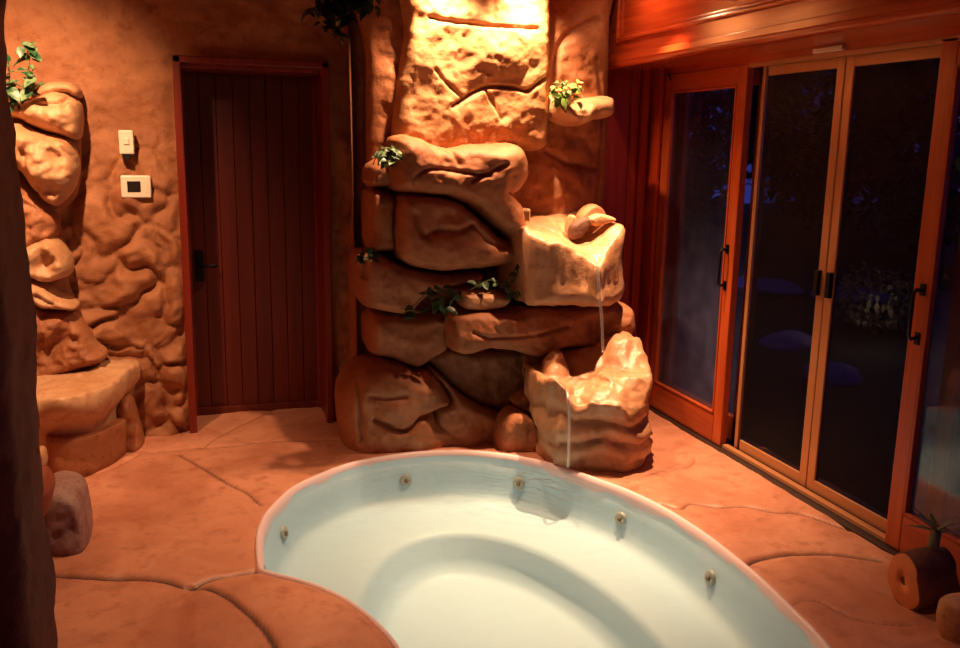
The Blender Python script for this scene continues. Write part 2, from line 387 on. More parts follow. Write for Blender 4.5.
def hole_curve():
    E = resample(OUT, .009)
    jit = np.array([1+.003*fbm((p[0], p[1], 0), 4, 3) for p in E]); E = np.array(TC)+(E-np.array(TC))*jit[:, None]
    keep = ~inside(E, LB); L2 = resample(LB, .012)
    ein = inside(L2, OUT)
    # walk the ellipse (ccw) outside the lobe, then the lobe inside the ellipse
    k0 = [i for i in range(len(E)) if keep[i] and not keep[i-1]][0]
    ell = [E[(k0+i) % len(E)] for i in range(len(E)) if keep[(k0+i) % len(E)]]
    l0 = [i for i in range(len(L2)) if ein[i] and not ein[i-1]][0]
    lob = [L2[(l0+i) % len(L2)] for i in range(len(L2)) if ein[(l0+i) % len(L2)]]
    if np.hypot(*(lob[0]-ell[-1])) > np.hypot(*(lob[-1]-ell[-1])): lob = lob[::-1]
    c = np.array(ell+lob)
    for _ in range(6): c = (np.roll(c, 1, 0)+c*2+np.roll(c, -1, 0))/4
    return resample(c, .012)
HOLE = hole_curve()

def build_floor():
    xs = np.concatenate([np.arange(-1.6, -.75, .05), np.arange(-.75, 2.76, .0105), [2.77, 2.85, 3.0]])
    ys = np.concatenate([np.arange(-.6, 2.15, .06), np.arange(2.15, 5.45, .0105), [5.5, 5.6, 5.75]])
    X, Y = np.meshgrid(xs, ys); P = np.c_[X.ravel(), Y.ravel()]; nx = len(xs)
    ins = inside(P, HOLE)
    F = []
    idx = np.arange(len(P)).reshape(len(ys), nx)
    a = idx[:-1, :-1].ravel(); b = idx[:-1, 1:].ravel(); c = idx[1:, 1:].ravel(); d = idx[1:, :-1].ravel()
    cnt = ins[a].astype(int)+ins[b]+ins[c]+ins[d]
    ctr = (P[a]+P[c])/2; keepf = ~inside(ctr, HOLE)
    a, b, c, d = a[keepf], b[keepf], c[keepf], d[keepf]
    used = np.zeros(len(P), bool); used[np.r_[a, b, c, d]] = True
    # boundary verts
    ec = {}
    near = np.where(np.abs(segdist_fast(P, HOLE)) < .05)[0]; nearset = set(near.tolist())
    Fq = list(zip(a.tolist(), b.tolist(), c.tolist(), d.tolist()))
    for f in Fq:
        if f[0] in nearset or f[2] in nearset:
            for u, v in zip(f, f[1:]+f[:1]):
                k = (min(u, v), max(u, v)); ec[k] = ec.get(k, 0)+1 if k in ec else 1
                ec.setdefault(('d',)+k, (u, v))
    bed = [ec[('d',)+k] for k in list(ec) if k[0] != 'd' and ec[k] == 1]
    bed = [e for e in bed if segd_pt(P[e[0]]) < .016 and segd_pt(P[e[1]]) < .016]
    bv = {v for e in bed for v in e}
    for v in bv:
        P[v] = HOLE[np.argmin(((HOLE-P[v])**2).sum(1))]
    dist = segdist_fast(P, HOLE)
    lines = [([(120, 452), (165, 451), (200, 448), (230, 447), (260, 443), (300, 441), (360, 440), (400, 448)], .014, .006),
             ([(40, 572), (60, 575), (120, 578), (160, 580), (190, 586), (215, 578), (240, 573), (264, 568)], .014, .014),
             ([(190, 586), (212, 594), (232, 605), (252, 622), (268, 640), (280, 660)], .014, .014),
             ([(178, 454), (200, 466), (228, 484), (248, 494), (262, 506)], .012, .009),
             ([(205, 447), (222, 434), (245, 424), (290, 402)], .012, .008),
             ([(660, 503), (680, 508), (690, 503), (720, 507), (745, 507), (775, 513), (800, 514), (850, 530)], .011, .009),
             ([(742, 566), (755, 559), (775, 555), (800, 553), (830, 553), (880, 560)], .013, .013),
             ([(790, 604), (815, 600), (850, 618), (880, 624), (910, 626)], .012, .007),
             ([(646, 474), (668, 470), (690, 466), (694, 458)], .010, .006),
             ([(80, 478), (110, 470), (140, 455), (160, 450)], .014, .008)]
    h = np.zeros(len(P)); wob = np.array([fbm((p[0], p[1], 3), 5, 3) for p in P[::1]])
    fine = np.array([fbm((p[0], p[1], 8), 1.6, 3) for p in P])
    Pw = P+np.c_[wob, np.roll(wob, 3)]*.010
    for ln, wd, dp in lines:
        g = catmull([tuple(PZ(*q).xy) for q in ln], False, 5); gd = segdist(Pw, g)
        h -= dp*np.exp(-(gd/wd)**2)+dp*.35*np.exp(-(gd/(wd*3.2))**2)
    h += wob*.006+fine*.008
    inlobe = inside(P, LB)
    h += .004+np.where(inlobe, .022*np.clip(segdist(P, LB, True)/.06, 0, 1), 0)
    h -= .016*np.exp(-dist/.012)
    V = [(P[i, 0], P[i, 1], h[i]) for i in range(len(P))]
    remap = -np.ones(len(P), int); ui = np.where(used)[0]; remap[ui] = np.arange(len(ui))
    V = [V[i] for i in ui]; F = [tuple(int(remap[i]) for i in f) for f in Fq]
    low = {}
    for v in bv:
        r = int(remap[v])
        if r < 0: continue
        low[v] = len(V); x, y, z = V[r]; V.append((x, y, -.05))
    for u, v in bed: F.append((int(remap[u]), int(remap[v]), low[v], low[u]))
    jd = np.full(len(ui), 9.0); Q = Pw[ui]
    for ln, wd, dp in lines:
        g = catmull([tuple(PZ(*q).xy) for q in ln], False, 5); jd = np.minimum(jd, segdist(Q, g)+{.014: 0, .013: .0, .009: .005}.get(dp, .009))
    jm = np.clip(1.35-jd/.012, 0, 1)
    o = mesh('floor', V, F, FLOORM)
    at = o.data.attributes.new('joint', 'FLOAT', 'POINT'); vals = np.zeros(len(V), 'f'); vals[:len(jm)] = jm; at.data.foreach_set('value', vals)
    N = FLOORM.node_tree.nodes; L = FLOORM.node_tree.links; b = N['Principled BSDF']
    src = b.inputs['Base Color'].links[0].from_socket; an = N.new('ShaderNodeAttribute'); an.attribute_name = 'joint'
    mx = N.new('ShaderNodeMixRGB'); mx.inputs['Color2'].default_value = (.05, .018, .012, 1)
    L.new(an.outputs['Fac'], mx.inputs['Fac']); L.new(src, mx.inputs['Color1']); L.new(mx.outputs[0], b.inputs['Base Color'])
    return o
def segd_pt(p): return math.sqrt(((HOLE-p)**2).sum(1).min())
def segdist_fast(P, H):
    out = np.full(len(P), 9.0); Hs = H[::2]
    for s in range(0, len(P), 20000):
        q = P[s:s+20000]; out[s:s+20000] = np.sqrt(((q[:, None, :]-Hs[None])**2).sum(2).min(1))
    return out
fl = build_floor(); tag(fl, 'red brown stained stone deck with dark winding joints around the tub', kind='structure')

# ---- walls
def wall_grid(name, us, vs, fn, skip, material):
    V = []; F = []; ids = {}
    for j, v in enumerate(vs):
        for i, u in enumerate(us): V.append(fn(u, v))
    n = len(us)
    for j in range(len(vs)-1):
        for i in range(n-1):
            if skip and skip((us[i]+us[i+1])/2, (vs[j]+vs[j+1])/2): continue
            F.append((j*n+i, j*n+i+1, (j+1)*n+i+1, (j+1)*n+i))
    o = mesh(name, V, F, material); return tag(o, kind='structure')
DX0, DX1, DZ = -0.083, .738, 2.075           # door opening outer casing
def back_h(x, z):
    lowf = min(1, max(0, (1.75-z)/.5)); left = 1.0 if x < DX0 else .35
    wx = fbm((x, 1, z), 2.5, 3)*.8; wz = fbm((x+7, 1, z), 2.5, 3)*.8
    d, _ = noise.voronoi(Vector((x*4.4+wx, 4.0, z*5.4+wz))); dome = min(1.0, (d[1]-d[0])*1.5); dome = dome*(2-dome)
    h = .078*dome*lowf*left
    d2, _ = noise.voronoi(Vector((x*8+wx*1.5, 9.0, z*9+wz*1.5))); e2 = min(1, (d2[1]-d2[0])*1.4); h += .016*e2*(2-e2)*(lowf*left*.6+.35)
    h += fbm((x, 2, z), 3.2, 4)*.026+fbm((x, 5, z*1.3), 9, 3)*.009
    return h
def back_fn(x, z):
    e = min(abs(x-DX0), abs(x-DX1)); k = 1.0
    if z < DZ+.06 and e < .05: k = .35+.65*e/.05
    if abs(z-DZ) < .05 and DX0 < x < DX1: k = .4
    return (x, YB-back_h(x, z)*k+.01, z)
xs = sorted(set(list(np.arange(XL-.15, DX0-.001, .0125))+[DX0+.012, DX1-.012]+list(np.arange(DX0+.03, DX1-.02, .03))+list(np.arange(DX1, 2.55, .014))))
zs = sorted(set(list(np.arange(-.05, DZ-.02, .0125))+[DZ-.012]+list(np.arange(DZ+.005, HC+.02, .0125))))
wb = wall_grid('wall_back', xs, zs, back_fn, lambda x, z: DX0+.012 < x < DX1-.012 and z < DZ-.012, WALLM)
tag(wb, 'lumpy orange brown stone plaster wall around the plank door')
def left_fn(y, z): return (XL+back_h(y*.9+4, z)+.0, y, z)
wl = wall_grid('wall_left', list(np.arange(2.3, YB+.05, .03)), list(np.arange(-.05, HC+.02, .03)), left_fn, None, WALLM)
tag(wl, 'rough stone plaster wall on the left behind the dark pillar')
box('wall_front', (-1.6, -.75, -.05), (3.2, -.6, HC), mat('plaster_brown', (.22, .11, .06), .8)[0], None, 0)['kind'] = 'structure'
box('ceiling', (-1.7, -.75, HC), (3.2, 5.7, HC+.1), mat('ceiling_wood', (.22, .06, .02), .6)[0], None, 0)['kind'] = 'structure'

box('wall_outer', (-1.6, 5.75, -.1), (3.0, 5.85, HC+.05), DARKROCK, None, 0)['kind'] = 'structure'
# foreground pillar: rough end of the left wall, close to the camera
def pillar():
    V = []; F = []; nz = 150; prof = []
    x1 = -.375
    for s in np.linspace(0, 1, 26): prof.append((-1.15+(x1-.05+1.15)*s, 1.93))
    for a in np.linspace(-90, 0, 10)[1:]: prof.append((x1-.05+.05*math.cos(math.radians(a)), 1.98+.05*math.sin(math.radians(a))))
    for s in np.linspace(0, 1, 10)[1:]: prof.append((x1, 1.98+.27*s))
    for a in np.linspace(0, 90, 8)[1:]: prof.append((x1-.05+.05*math.cos(math.radians(a)), 2.25+.05*math.sin(math.radians(a))))
    for s in np.linspace(0, 1, 14)[1:]: prof.append((x1-.05-(x1-.05+1.15)*s, 2.30))
    n = len(prof)
    for j in range(nz+1):
        z = -.05+(HC+.05)*j/nz
        for (x, y) in prof:
            k = fbm((x, y, z), 3.0, 4)*.016+fbm((x, y, z), 11, 3)*.008
            V.append((x+k*(1 if x > -1.1 else 0), y+fbm((x+4, y, z), 5, 4)*.025, z))
    for j in range(nz):
        for i in range(n): F.append((j*n+i, j*n+(i+1) % n, (j+1)*n+(i+1) % n, (j+1)*n+i))
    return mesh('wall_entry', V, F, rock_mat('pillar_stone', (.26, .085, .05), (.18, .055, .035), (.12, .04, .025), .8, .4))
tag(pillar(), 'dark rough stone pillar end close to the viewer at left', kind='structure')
box('wall_side', (-1.6, -.6, -.05), (-1.15, 2.1, HC), DARKROCK, None, 0)['kind'] = 'structure'

# ---- plank door in its recess
d1 = empty('door_1', (.33, YB, 0)); tag(d1, 'dark red vertical plank door deep in the stone wall', 'door', kind='structure')
cw = .055
bm = bmesh.new()
abox(bm, (DX0, YB-.045, -.02), (DX0+cw*.75, YB+.03, DZ+.01), .006)
abox(bm, (DX1-cw*.75, YB-.045, -.02), (DX1, YB+.03, DZ+.01), .006)
abox(bm, (DX0, YB-.045, DZ-cw*.7+.01), (DX1, YB+.03, DZ+.01), .006)
abox(bm, (DX0+.012, YB, -.02), (DX0+.034, YB+.45, DZ-.01), .002)
abox(bm, (DX1-.034, YB, -.02), (DX1-.012, YB+.45, DZ-.01), .002)
abox(bm, (DX0+.012, YB, DZ-.05), (DX1-.012, YB+.45, DZ-.02), .002)
abox(bm, (DX0+.03, YB+.30, -.02), (DX0+.05, YB+.335, DZ-.05), .002)
abox(bm, (DX1-.05, YB+.30, -.02), (DX1-.03, YB+.335, DZ-.05), .002)
frombm('door_frame', bm, FRAMEM, d1)
bm = bmesh.new(); n = 8; x0 = DX0+.034; x1 = DX1-.034; wd = (x1-x0)/n
for i in range(n): abox(bm, (x0+i*wd+.0008, YB+.34, .035), (x0+(i+1)*wd-.0008, YB+.385, DZ-.05), .0045)
frombm('door_leaf', bm, PLANK, d1)
box('threshold', (DX0+.03, YB+.31, .0), (DX1-.03, YB+.39, .045), PLANK, d1, .004)
hd = empty('door_handle', (.03, YB+.17, .94)); hd.parent = d1; hd.matrix_parent_inverse = d1.matrix_world.inverted()
bm = bmesh.new(); hx = PY(200, 265, YB+.34); abox(bm, (hx.x-.026, YB+.323, hx.z-.10), (hx.x+.024, YB+.342, hx.z+.09), .006)
pl = frombm('handle_plate', bm, BLACK, d1)
v, f = tube([(hx.x, YB+.325, hx.z), (hx.x, YB+.285, hx.z), (hx.x+.02, YB+.275, hx.z), (hx.x+.10, YB+.275, hx.z)], [.012, .011, .010, .009], 10)
raw('handle_lever', v, f, BLACK, pl)
bpy.data.objects.remove(hd)

box('door_backing', (DX0, YB+.39, 0), (DX1, YB+.41, DZ), DARKROCK, d1, 0)
# ---- right side: wood return, jamb, header
t3 = empty('trim_1', (2.6, YB, 0)); tag(t3, 'red cedar panel return between the rock column and the glass doors', kind='structure')
bm = bmesh.new()
abox(bm, (2.25, YB-.02, -.02), (2.62, YB+.05, 2.2), .003)
frombm('panel', bm, REDWOOD, t3)
bm = bmesh.new()
abox(bm, (2.60, YB-.035, -.02), (2.66, YB+.05, 2.2), .006); abox(bm, (2.665, YB-.055, -.02), (2.72, YB+.05, 2.2), .006)
frombm('batten', bm, REDWOOD, t3)
t4 = empty('trim_2', (XR, 3.5, 0)); tag(t4, 'red cedar jamb and head rail framing the wide glass door opening', kind='structure')
bm = bmesh.new()
abox(bm, (XR-.03, YB-.17, -.02), (XR+.16, YB+.03, 2.16), .005)
abox(bm, (XR-.045, YB-.185, -.02), (XR-.02, YB-.135, 2.16), .005)
frombm('jamb', bm, REDWOOD, t4)
bm = bmesh.new(); abox(bm, (XR-.01, .6, 2.085), (XR+.16, YB, 2.2), .003); abox(bm, (2.36, .6, 2.135), (XR+.2, YB, 2.17), .003)
frombm('head_rail', bm, REDWOODY, t4)
bm = bmesh.new(); abox(bm, (XR-.045, .6, -.03), (XR-.008, YB-.1, .012), .003); abox(bm, (XR-.008, .6, -.03), (XR+.18, YB-.1, .016), .003); frombm('sill_track', bm, mat('dark_sill', (.03, .012, .008), .5)[0], t4)
t5 = empty('trim_3', (2.4, 3.5, 2.1)); tag(t5, 'glossy red cedar header with raised moulding above the glass doors', kind='structure')
XH = 2.40
bm = bmesh.new(); abox(bm, (XH, .6, 2.12), (XR+.25, YB-.01, HC), .0); frombm('header_board', bm, REDWOODY, t5)
def molding(y0, y1, z, prof, name, parent):
    V = []; F = []
    for y in (y0, y1):
        for (dx, dz) in prof: V.append((XH-dx, y, z+dz))
    n = len(prof)
    for i in range(n): F.append((i, (i+1) % n, n+(i+1) % n, n+i))
    F.append(tuple(range(n))); F.append(tuple(range(n, 2*n)))
    return mesh(name, V, F, REDWOODY, parent, False)
nose = [(-.02, 0), (.006, -.004)]+[(.010+.026*math.cos(t), .022+.026*math.sin(t)) for t in np.linspace(-1.5, 1.3, 12)]+[(.010, .056), (-.02, .058)]
molding(.6, YB-.02, 2.108, nose, 'nose_moulding', t5)
bm = bmesh.new()
pz = 2.262; rails = []
abox(bm, (XH-.012, .6, 2.165), (XH+.01, YB-.02, pz-.005), .003)
abox(bm, (XH-.012, 4.965, pz-.01), (XH+.01, YB-.02, HC), .003)
frombm('panel_rail', bm, REDWOODY, t5)
bm = bmesh.new()
abox(bm, (XH-.032, .6, pz-.014), (XH+.005, 4.955, pz+.012), .010); abox(bm, (XH-.032, 4.930, pz-.014), (XH+.005, 4.956, HC), .010)
abox(bm, (XH-.014, .6, pz+.010), (XH+.005, 4.93, pz+.03), .006); abox(bm, (XH-.014, 4.912, pz+.012), (XH+.005, 4.932, HC), .005)
frombm('panel_moulding', bm, REDWOODY, t5)

# ---- sliding wood doors
def wood_door(name, y0, y1, handle_y, label, xf=XR-.012):
    t = empty(name, (XR, (y0+y1)/2, 0)); tag(t, label, 'door', kind='structure')
    z0, z1 = .015, 2.085; sw = .085; br = .165; tr = .10; X0, X1 = xf, xf+.042
    box('stile', (X0, y0, z0), (X1, y0+sw, z1), DOORWOOD, t, .006)
    box('stile', (X0, y1-sw, z0), (X1, y1, z1), DOORWOOD, t, .006)
    box('bottom_rail', (X0, y0+sw, z0), (X1, y1-sw, z0+br), DOORWOODY, t, .006)
    box('top_rail', (X0, y0+sw, z1-tr), (X1, y1-sw, z1), DOORWOODY, t, .006)
    bm = bmesh.new(); a, b, c, d = y0+sw, y1-sw, z0+br, z1-tr; q = .014
    abox(bm, (X0-.004, a, c), (X0+.02, a+q, d), .004); abox(bm, (X0-.004, b-q, c), (X0+.02, b, d), .004)
    abox(bm, (X0-.004, a, c), (X0+.02, b, c+q), .004); abox(bm, (X0-.004, a, d-q), (X0+.02, b, d), .004)
    frombm('glazing_bead', bm, DOORWOOD, t)
    box('glass_pane', (X0+.019, a-.01, c-.01), (X0+.023, b+.01, d+.01), GLASS, t, 0)
    hz = 1.02
    v, f = tube([(X0, handle_y, hz-.095), (X0-.035, handle_y, hz-.10), (X0-.045, handle_y, hz-.085), (X0-.045, handle_y, hz+.085), (X0-.035, handle_y, hz+.10), (X0, handle_y, hz+.095)], .0075, 10)
    h = raw('pull_handle', v, f, BLACK, t)
    box('handle_mount', (X0-.006, handle_y-.013, hz+.075), (X0+.002, handle_y+.013, hz+.125), BLACK, h, .002)
    box('handle_mount', (X0-.006, handle_y-.013, hz-.125), (X0+.002, handle_y+.013, hz-.075), BLACK, h, .002)
    return t
wood_door('door_2', 4.165, 5.03, 4.225, 'orange cedar sliding door with clear pane beside the waterfall')
wood_door('door_3', 1.995, 2.885, 2.832, 'orange cedar sliding door at right edge with black pull handle')
# screens
def screen(name, y0, y1, label, latch_y, wa=.055, wb_=.055):
    t = empty(name, (XR, (y0+y1)/2, 0)); tag(t, label, 'screen door', kind='structure')
    X0, X1 = XR+.045, XR+.068; sw = .05; z0, z1 = .025, 2.072
    for nm, a, b in (('stile', (X0, y0, z0), (X1, y0+wa, z1)), ('stile', (X0, y1-wb_, z0), (X1, y1, z1)),
                     ('bottom_rail', (X0, y0+sw, z0), (X1, y1-sw, z0+.06)), ('top_rail', (X0, y0+sw, z1-.05), (X1, y1-sw, z1))):
        box(nm, a, b, SCREENM, t, .005)
    box('screen_mesh', (X0+.009, y0+sw-.01, z0+.04), (X0+.011, y1-sw+.01, z1-.04), SCREEN, t, 0)
    box('latch', (X0-.022, latch_y-.014, .98), (X0+.002, latch_y+.014, 1.10), BLACK, t, .003)
    return t
screen('door_4', 3.49, 4.115, 'bronze framed insect screen panel nearer the waterfall', 3.53, .055, .03)
screen('door_5', 2.85, 3.485, 'bronze framed insect screen panel nearer the right door', 3.445)
tr = box('trim_4', (XR-.012, .6, 2.066), (XR+.03, 4.16, 2.088), SCREENM, None, .004); tag(tr, 'thin pale bronze track above the screen panels', kind='structure')
tr = box('trim_5', (XR-.005, 2.6, .012), (XR+.03, 4.15, .034), SCREENM, None, .004); tag(tr, 'thin bronze bottom track below the screen panels', kind='structure')
# fixed side window panes behind the slid doors
def fixed(name, y0, y1, label):
    t = empty(name, (XR+.13, (y0+y1)/2, 0)); tag(t, label, kind='structure'); X0, X1 = XR+.10, XR+.14
    bm = bmesh.new(); abox(bm, (X0, y0, .02), (X1, y0+.07, 2.09), .004); abox(bm, (X0, y1-.07, .02), (X1, y1, 2.09), .004)
    abox(bm, (X0, y0, .02), (X1, y1, .16), .004); abox(bm, (X0, y0, 1.99), (X1, y1, 2.09), .004); frombm('window_frame', bm, DOORWOOD, t)
    box('window_pane', (X0+.02, y0+.06, .15), (X0+.024, y1-.06, 2.0), GLASS, t, 0)
fixed('window_1', 4.15, 5.03, 'fixed side pane behind the left sliding door')
fixed('window_2', 1.9, 2.80, 'fixed side pane behind the right sliding door')
s = box('contact_sensor', PX(815, 54, XR-.015)-Vector((.015, 0, 0)), PX(845, 45, XR-.015)+Vector((.005, 0, .0)), WHITEP, None, .003)
tag(s, 'small cream sensor bar on the track above the meeting screens', 'sensor')
# small hook at top of left door
hk = PX(667, 76, XR-.03)
v, f = tube([hk+Vector((.03, 0, .01)), hk+Vector((0, 0, .012)), hk+Vector((-.012, -.03, .008)), hk+Vector((0, -.055, -.03))], .005, 8)
o = raw('door_catch', v, f, BLACK); tag(o, 'small metal catch at the top corner of the left glass door', 'latch')

# ---- outside
def outside():
    gm = rock_mat('night_lawn', (.030, .036, .024), (.018, .02, .016), (.05, .045, .06), .95, .5, .7)
    V = []; F = []; xs = np.arange(2.9, 24, .35); ys = np.arange(-4, 26, .35)
    for y in ys:
        for x in xs: V.append((x, y, -.12+fbm((x, y, 0), .5, 3)*.12))
    n = len(xs)
    for j in range(len(ys)-1):
        for i in range(n-1): F.append((j*n+i, j*n+i+1, (j+1)*n+i+1, (j+1)*n+i))
    g = mesh('ground', V, F, gm); tag(g, 'dark lawn outside the glass doors', kind='structure')
outside()
def bush(name, c, r, h, n, size, leafm, label, cat, seed, trunk=0.0, group=None):
    rnd = random.Random(seed); t = empty(name, (c[0], c[1], -.1)); tag(t, label, cat, group)
    bm = bmesh.new()
    for _ in range(n):
        a = rnd.uniform(0, 6.283); u = rnd.uniform(-1, 1); rr = rnd.uniform(.45, 1)**.5
        k = 1+.25*fbm((math.cos(a), math.sin(a), u), 2, 2)
        p = Vector((c[0]+r*rr*k*math.cos(a)*math.sqrt(1-u*u), c[1]+r*rr*k*math.sin(a)*math.sqrt(1-u*u), trunk+h*.5+h*.5*u*rr*k))
        leaf_bm(bm, p, Vector((rnd.uniform(-1, 1), rnd.uniform(-1, 1), rnd.uniform(-.8, .5))), Vector((0, 0, 1)), size*rnd.uniform(.7, 1.3), size*.35, .3, False, 2)
    frombm('foliage', bm, leafm, t, True)
    v, f = tube([(c[0], c[1], -.3), (c[0]+.05, c[1], trunk*.5+h*.2), (c[0], c[1]+.05, trunk+h*.45)], [.09*r, .07*r, .03*r], 8); raw('trunk', v, f, BARK, t)
for i, (x, y, r, h, tk) in enumerate([(9.5, 9.2, 1.9, 5.2, 0), (11.5, 12.0, 2.2, 6.2, 0), (12.5, 15.5, 2.2, 6.5, 0), (8.0, 13.5, 1.7, 6.2, 0), (13.0, 8.8, 2.1, 6.5, 0), (10.5, 6.2, 1.7, 5.5, 0), (13.4, 4.6, 2.0, 6.5, 0), (7.6, 17.5, 2.1, 6.5, 0), (11.2, 19.6, 2.1, 7, 0)]):
    bush('tree', (x, y), r*.72, h, 2100, .26, LEAFC, 'dark night tree beyond the lawn', 'tree', 40+i, tk, 'night trees beyond the lawn')
for i, (x, y, r, h) in enumerate([(17, 9, 2.1, 5.5), (17.5, 14.5, 2.1, 6.5), (15.5, 20, 2.1, 5.8), (11.5, 24, 2.1, 6.4), (18, 3.5, 2.1, 6)]):
    bush('evergreen_tree', (x, y), r, h, 2600, .42, LEAFC, 'broad dark evergreen far behind the night trees', 'tree', 60+i, 0, 'far evergreens')
bush('shrub', (6.25, 6.95), .42, .62, 700, .07, LEAFS, 'light brown shrub lit by a garden lamp seen through the right screen', 'shrub', 80, -.05)
l = bpy.data.lights.new('garden_lamp', 'POINT'); l.energy = 4; l.color = (1, .75, .5); l.shadow_soft_size = .05
lo = bpy.data.objects.new('garden_lamp', l); COL.objects.link(lo); lo.location = (5.75, 6.45, .30)
for i, (px_, py_, sx) in enumerate([(765, 288, .5), (850, 297, .5), (832, 377, .22), (790, 345, .25)]):
    p = PZ(px_, py_, -.1)
    bm = bmesh.new(); bmesh.ops.create_icosphere(bm, subdivisions=3, radius=1)
    for v in bm.verts:
        k = 1+.3*noise.noise(v.co*1.3+Vector((i*5, 0, 0))); v.co = Vector((p.x+v.co.x*sx*k, p.y+v.co.y*sx*k, -.08+v.co.z*.10*k))
    o = frombm('garden_stone', bm, mat('garden_stone_grey', (.30, .27, .42), .8)[0], None, True)
    tag(o, ['low flat stone on the lawn behind the left screen', 'long flat stone on the lawn behind the screen latch', 'small flat stone on the lawn low behind the right screen', 'small dark stone on the lawn beside the meeting stiles'][i], 'stone', 'flat stones on the lawn')

# ================================================================== HOT TUB
def build_tub():
    t = empty('hot_tub', (TC[0], TC[1], -.45)); tag(t, 'large oval aqua hot tub sunk into the stone deck', 'hot tub')
    N = 160; V = []; F = []
    prof = [(.024, -.012), (.028, -.05), (.034, -.06), (.045, -.10), (.06, -.16), (.075, -.20), (.095, -.225), (.14, -.237), (.22, -.24)]
    rings = [[(*tub_pt(a, s), z) for a in np.linspace(0, 2*math.pi, N, endpoint=False)] for s, z in prof]
    def ell(cx, cy, a, b, z): return [(cx+a*math.cos(t), cy+b*math.sin(t), z) for t in np.linspace(0, 2*math.pi, N, endpoint=False)]
    rings += [ell(1.10, 2.93, .60, 1.13, -.245), ell(1.10, 2.93, .575, 1.105, -.255), ell(1.10, 2.93, .56, 1.085, -.275), ell(1.105, 2.93, .535, 1.05, -.36), ell(1.11, 2.93, .51, 1.0, -.415), ell(1.11, 2.93, .47, .95, -.435), ell(1.11, 2.93, .3, .7, -.44), ell(1.11, 2.93, .1, .3, -.44)]
    for r in rings: V += r
    for j in range(len(rings)-1):
        for i in range(N): F.append((j*N+i, j*N+(i+1) % N, (j+1)*N+(i+1) % N, (j+1)*N+i))
    F.append(tuple((len(rings)-1)*N+i for i in range(N)))
    mesh('shell', V, F, TUBM, t)
    # rim follows the opening in the deck
    c = HOLE; n = len(c); tg = np.roll(c, -1, 0)-np.roll(c, 1, 0); nr = np.c_[-tg[:, 1], tg[:, 0]]; nr /= np.hypot(*nr.T)[:, None]
    if not inside((c+nr*.03)[:1], c)[0]: nr = -nr
    inl = inside(c-nr*.02, LB)
    wd = np.where(inl, .012, .024); k = np.ones(25)/25
    wd = np.convolve(np.r_[wd[-12:], wd, wd[:12]], k, 'valid')
    V = []; F = []; pr = [(-.012, -.05), (-.010, .006), (-.002, .013), (.25, .012), (.6, .006), (.9, -.006), (1.0, -.02), (1.0, -.10)]
    for u, z in pr:
        for i in range(n):
            q = c[i]+nr[i]*(wd[i]*u if u > 0 else u); V.append((q[0], q[1], z+.0015*fbm((q[0], q[1], 0), 6, 2)))
    for j in range(len(pr)-1):
        for i in range(n): F.append((j*n+i, j*n+(i+1) % n, (j+1)*n+(i+1) % n, (j+1)*n+i))
    mesh('rim', V, F, RIMM, t)
    for (px_, py_) in [(408, 484), (290, 537), (620, 521), (708, 580), (519, 484)]:
        p = PZ(px_, py_, -.13); a = math.atan2(p.y-TC[1], p.x-TC[0]); bx, by = tub_pt(a, .052)
        b = Vector((bx, by, -.125)); e0 = Vector(tub_pt(a-.02)); e1 = Vector(tub_pt(a+.02)); tg_ = (e1-e0).normalized(); inn = Vector((-tg_.y, tg_.x, .15)).normalized()
        V, F = tube([b-inn*.02, b+inn*.008, b+inn*.012, b+inn*.010], [.034, .034, .030, .020], 20); j = raw('jet', V, F, JETM, t)
        V, F = tube([b+inn*.010, b+inn*.020], [.013, .010], 12); raw('nozzle', V, F, mat('nozzle_tan', (.22, .17, .10), .5)[0], j)
    return t
tub = build_tub()
def water():
    N = 300; V = []; F = []
    R = 150
    for j in range(R+1):
        s = math.sin(j/R*math.pi/2)
        for i in range(N):
            a = 2*math.pi*i/N; q_ = tub_r(a)*s-.02*s; x = TC[0]+q_*math.cos(a); y = TC[1]+q_*math.sin(a)
            z = -.028+.0014*fbm((x, y, 0), 3, 3)
            d = math.hypot(x-1.62, y-4.02); z += .016*math.exp(-(d/.30)**2)*1.2*noise.noise(Vector((x*26, y*34, 0)))+.003*math.exp(-d/.3)*math.sin(d*70)
            V.append((x, y, z))
    for j in range(R):
        for i in range(N): F.append((j*N+i, j*N+(i+1) % N, (j+1)*N+(i+1) % N, (j+1)*N+i))
    o = raw('tub_water', V, F, WATER); tag(o, 'clear pale water filling the oval hot tub', 'water', kind='stuff')
water()

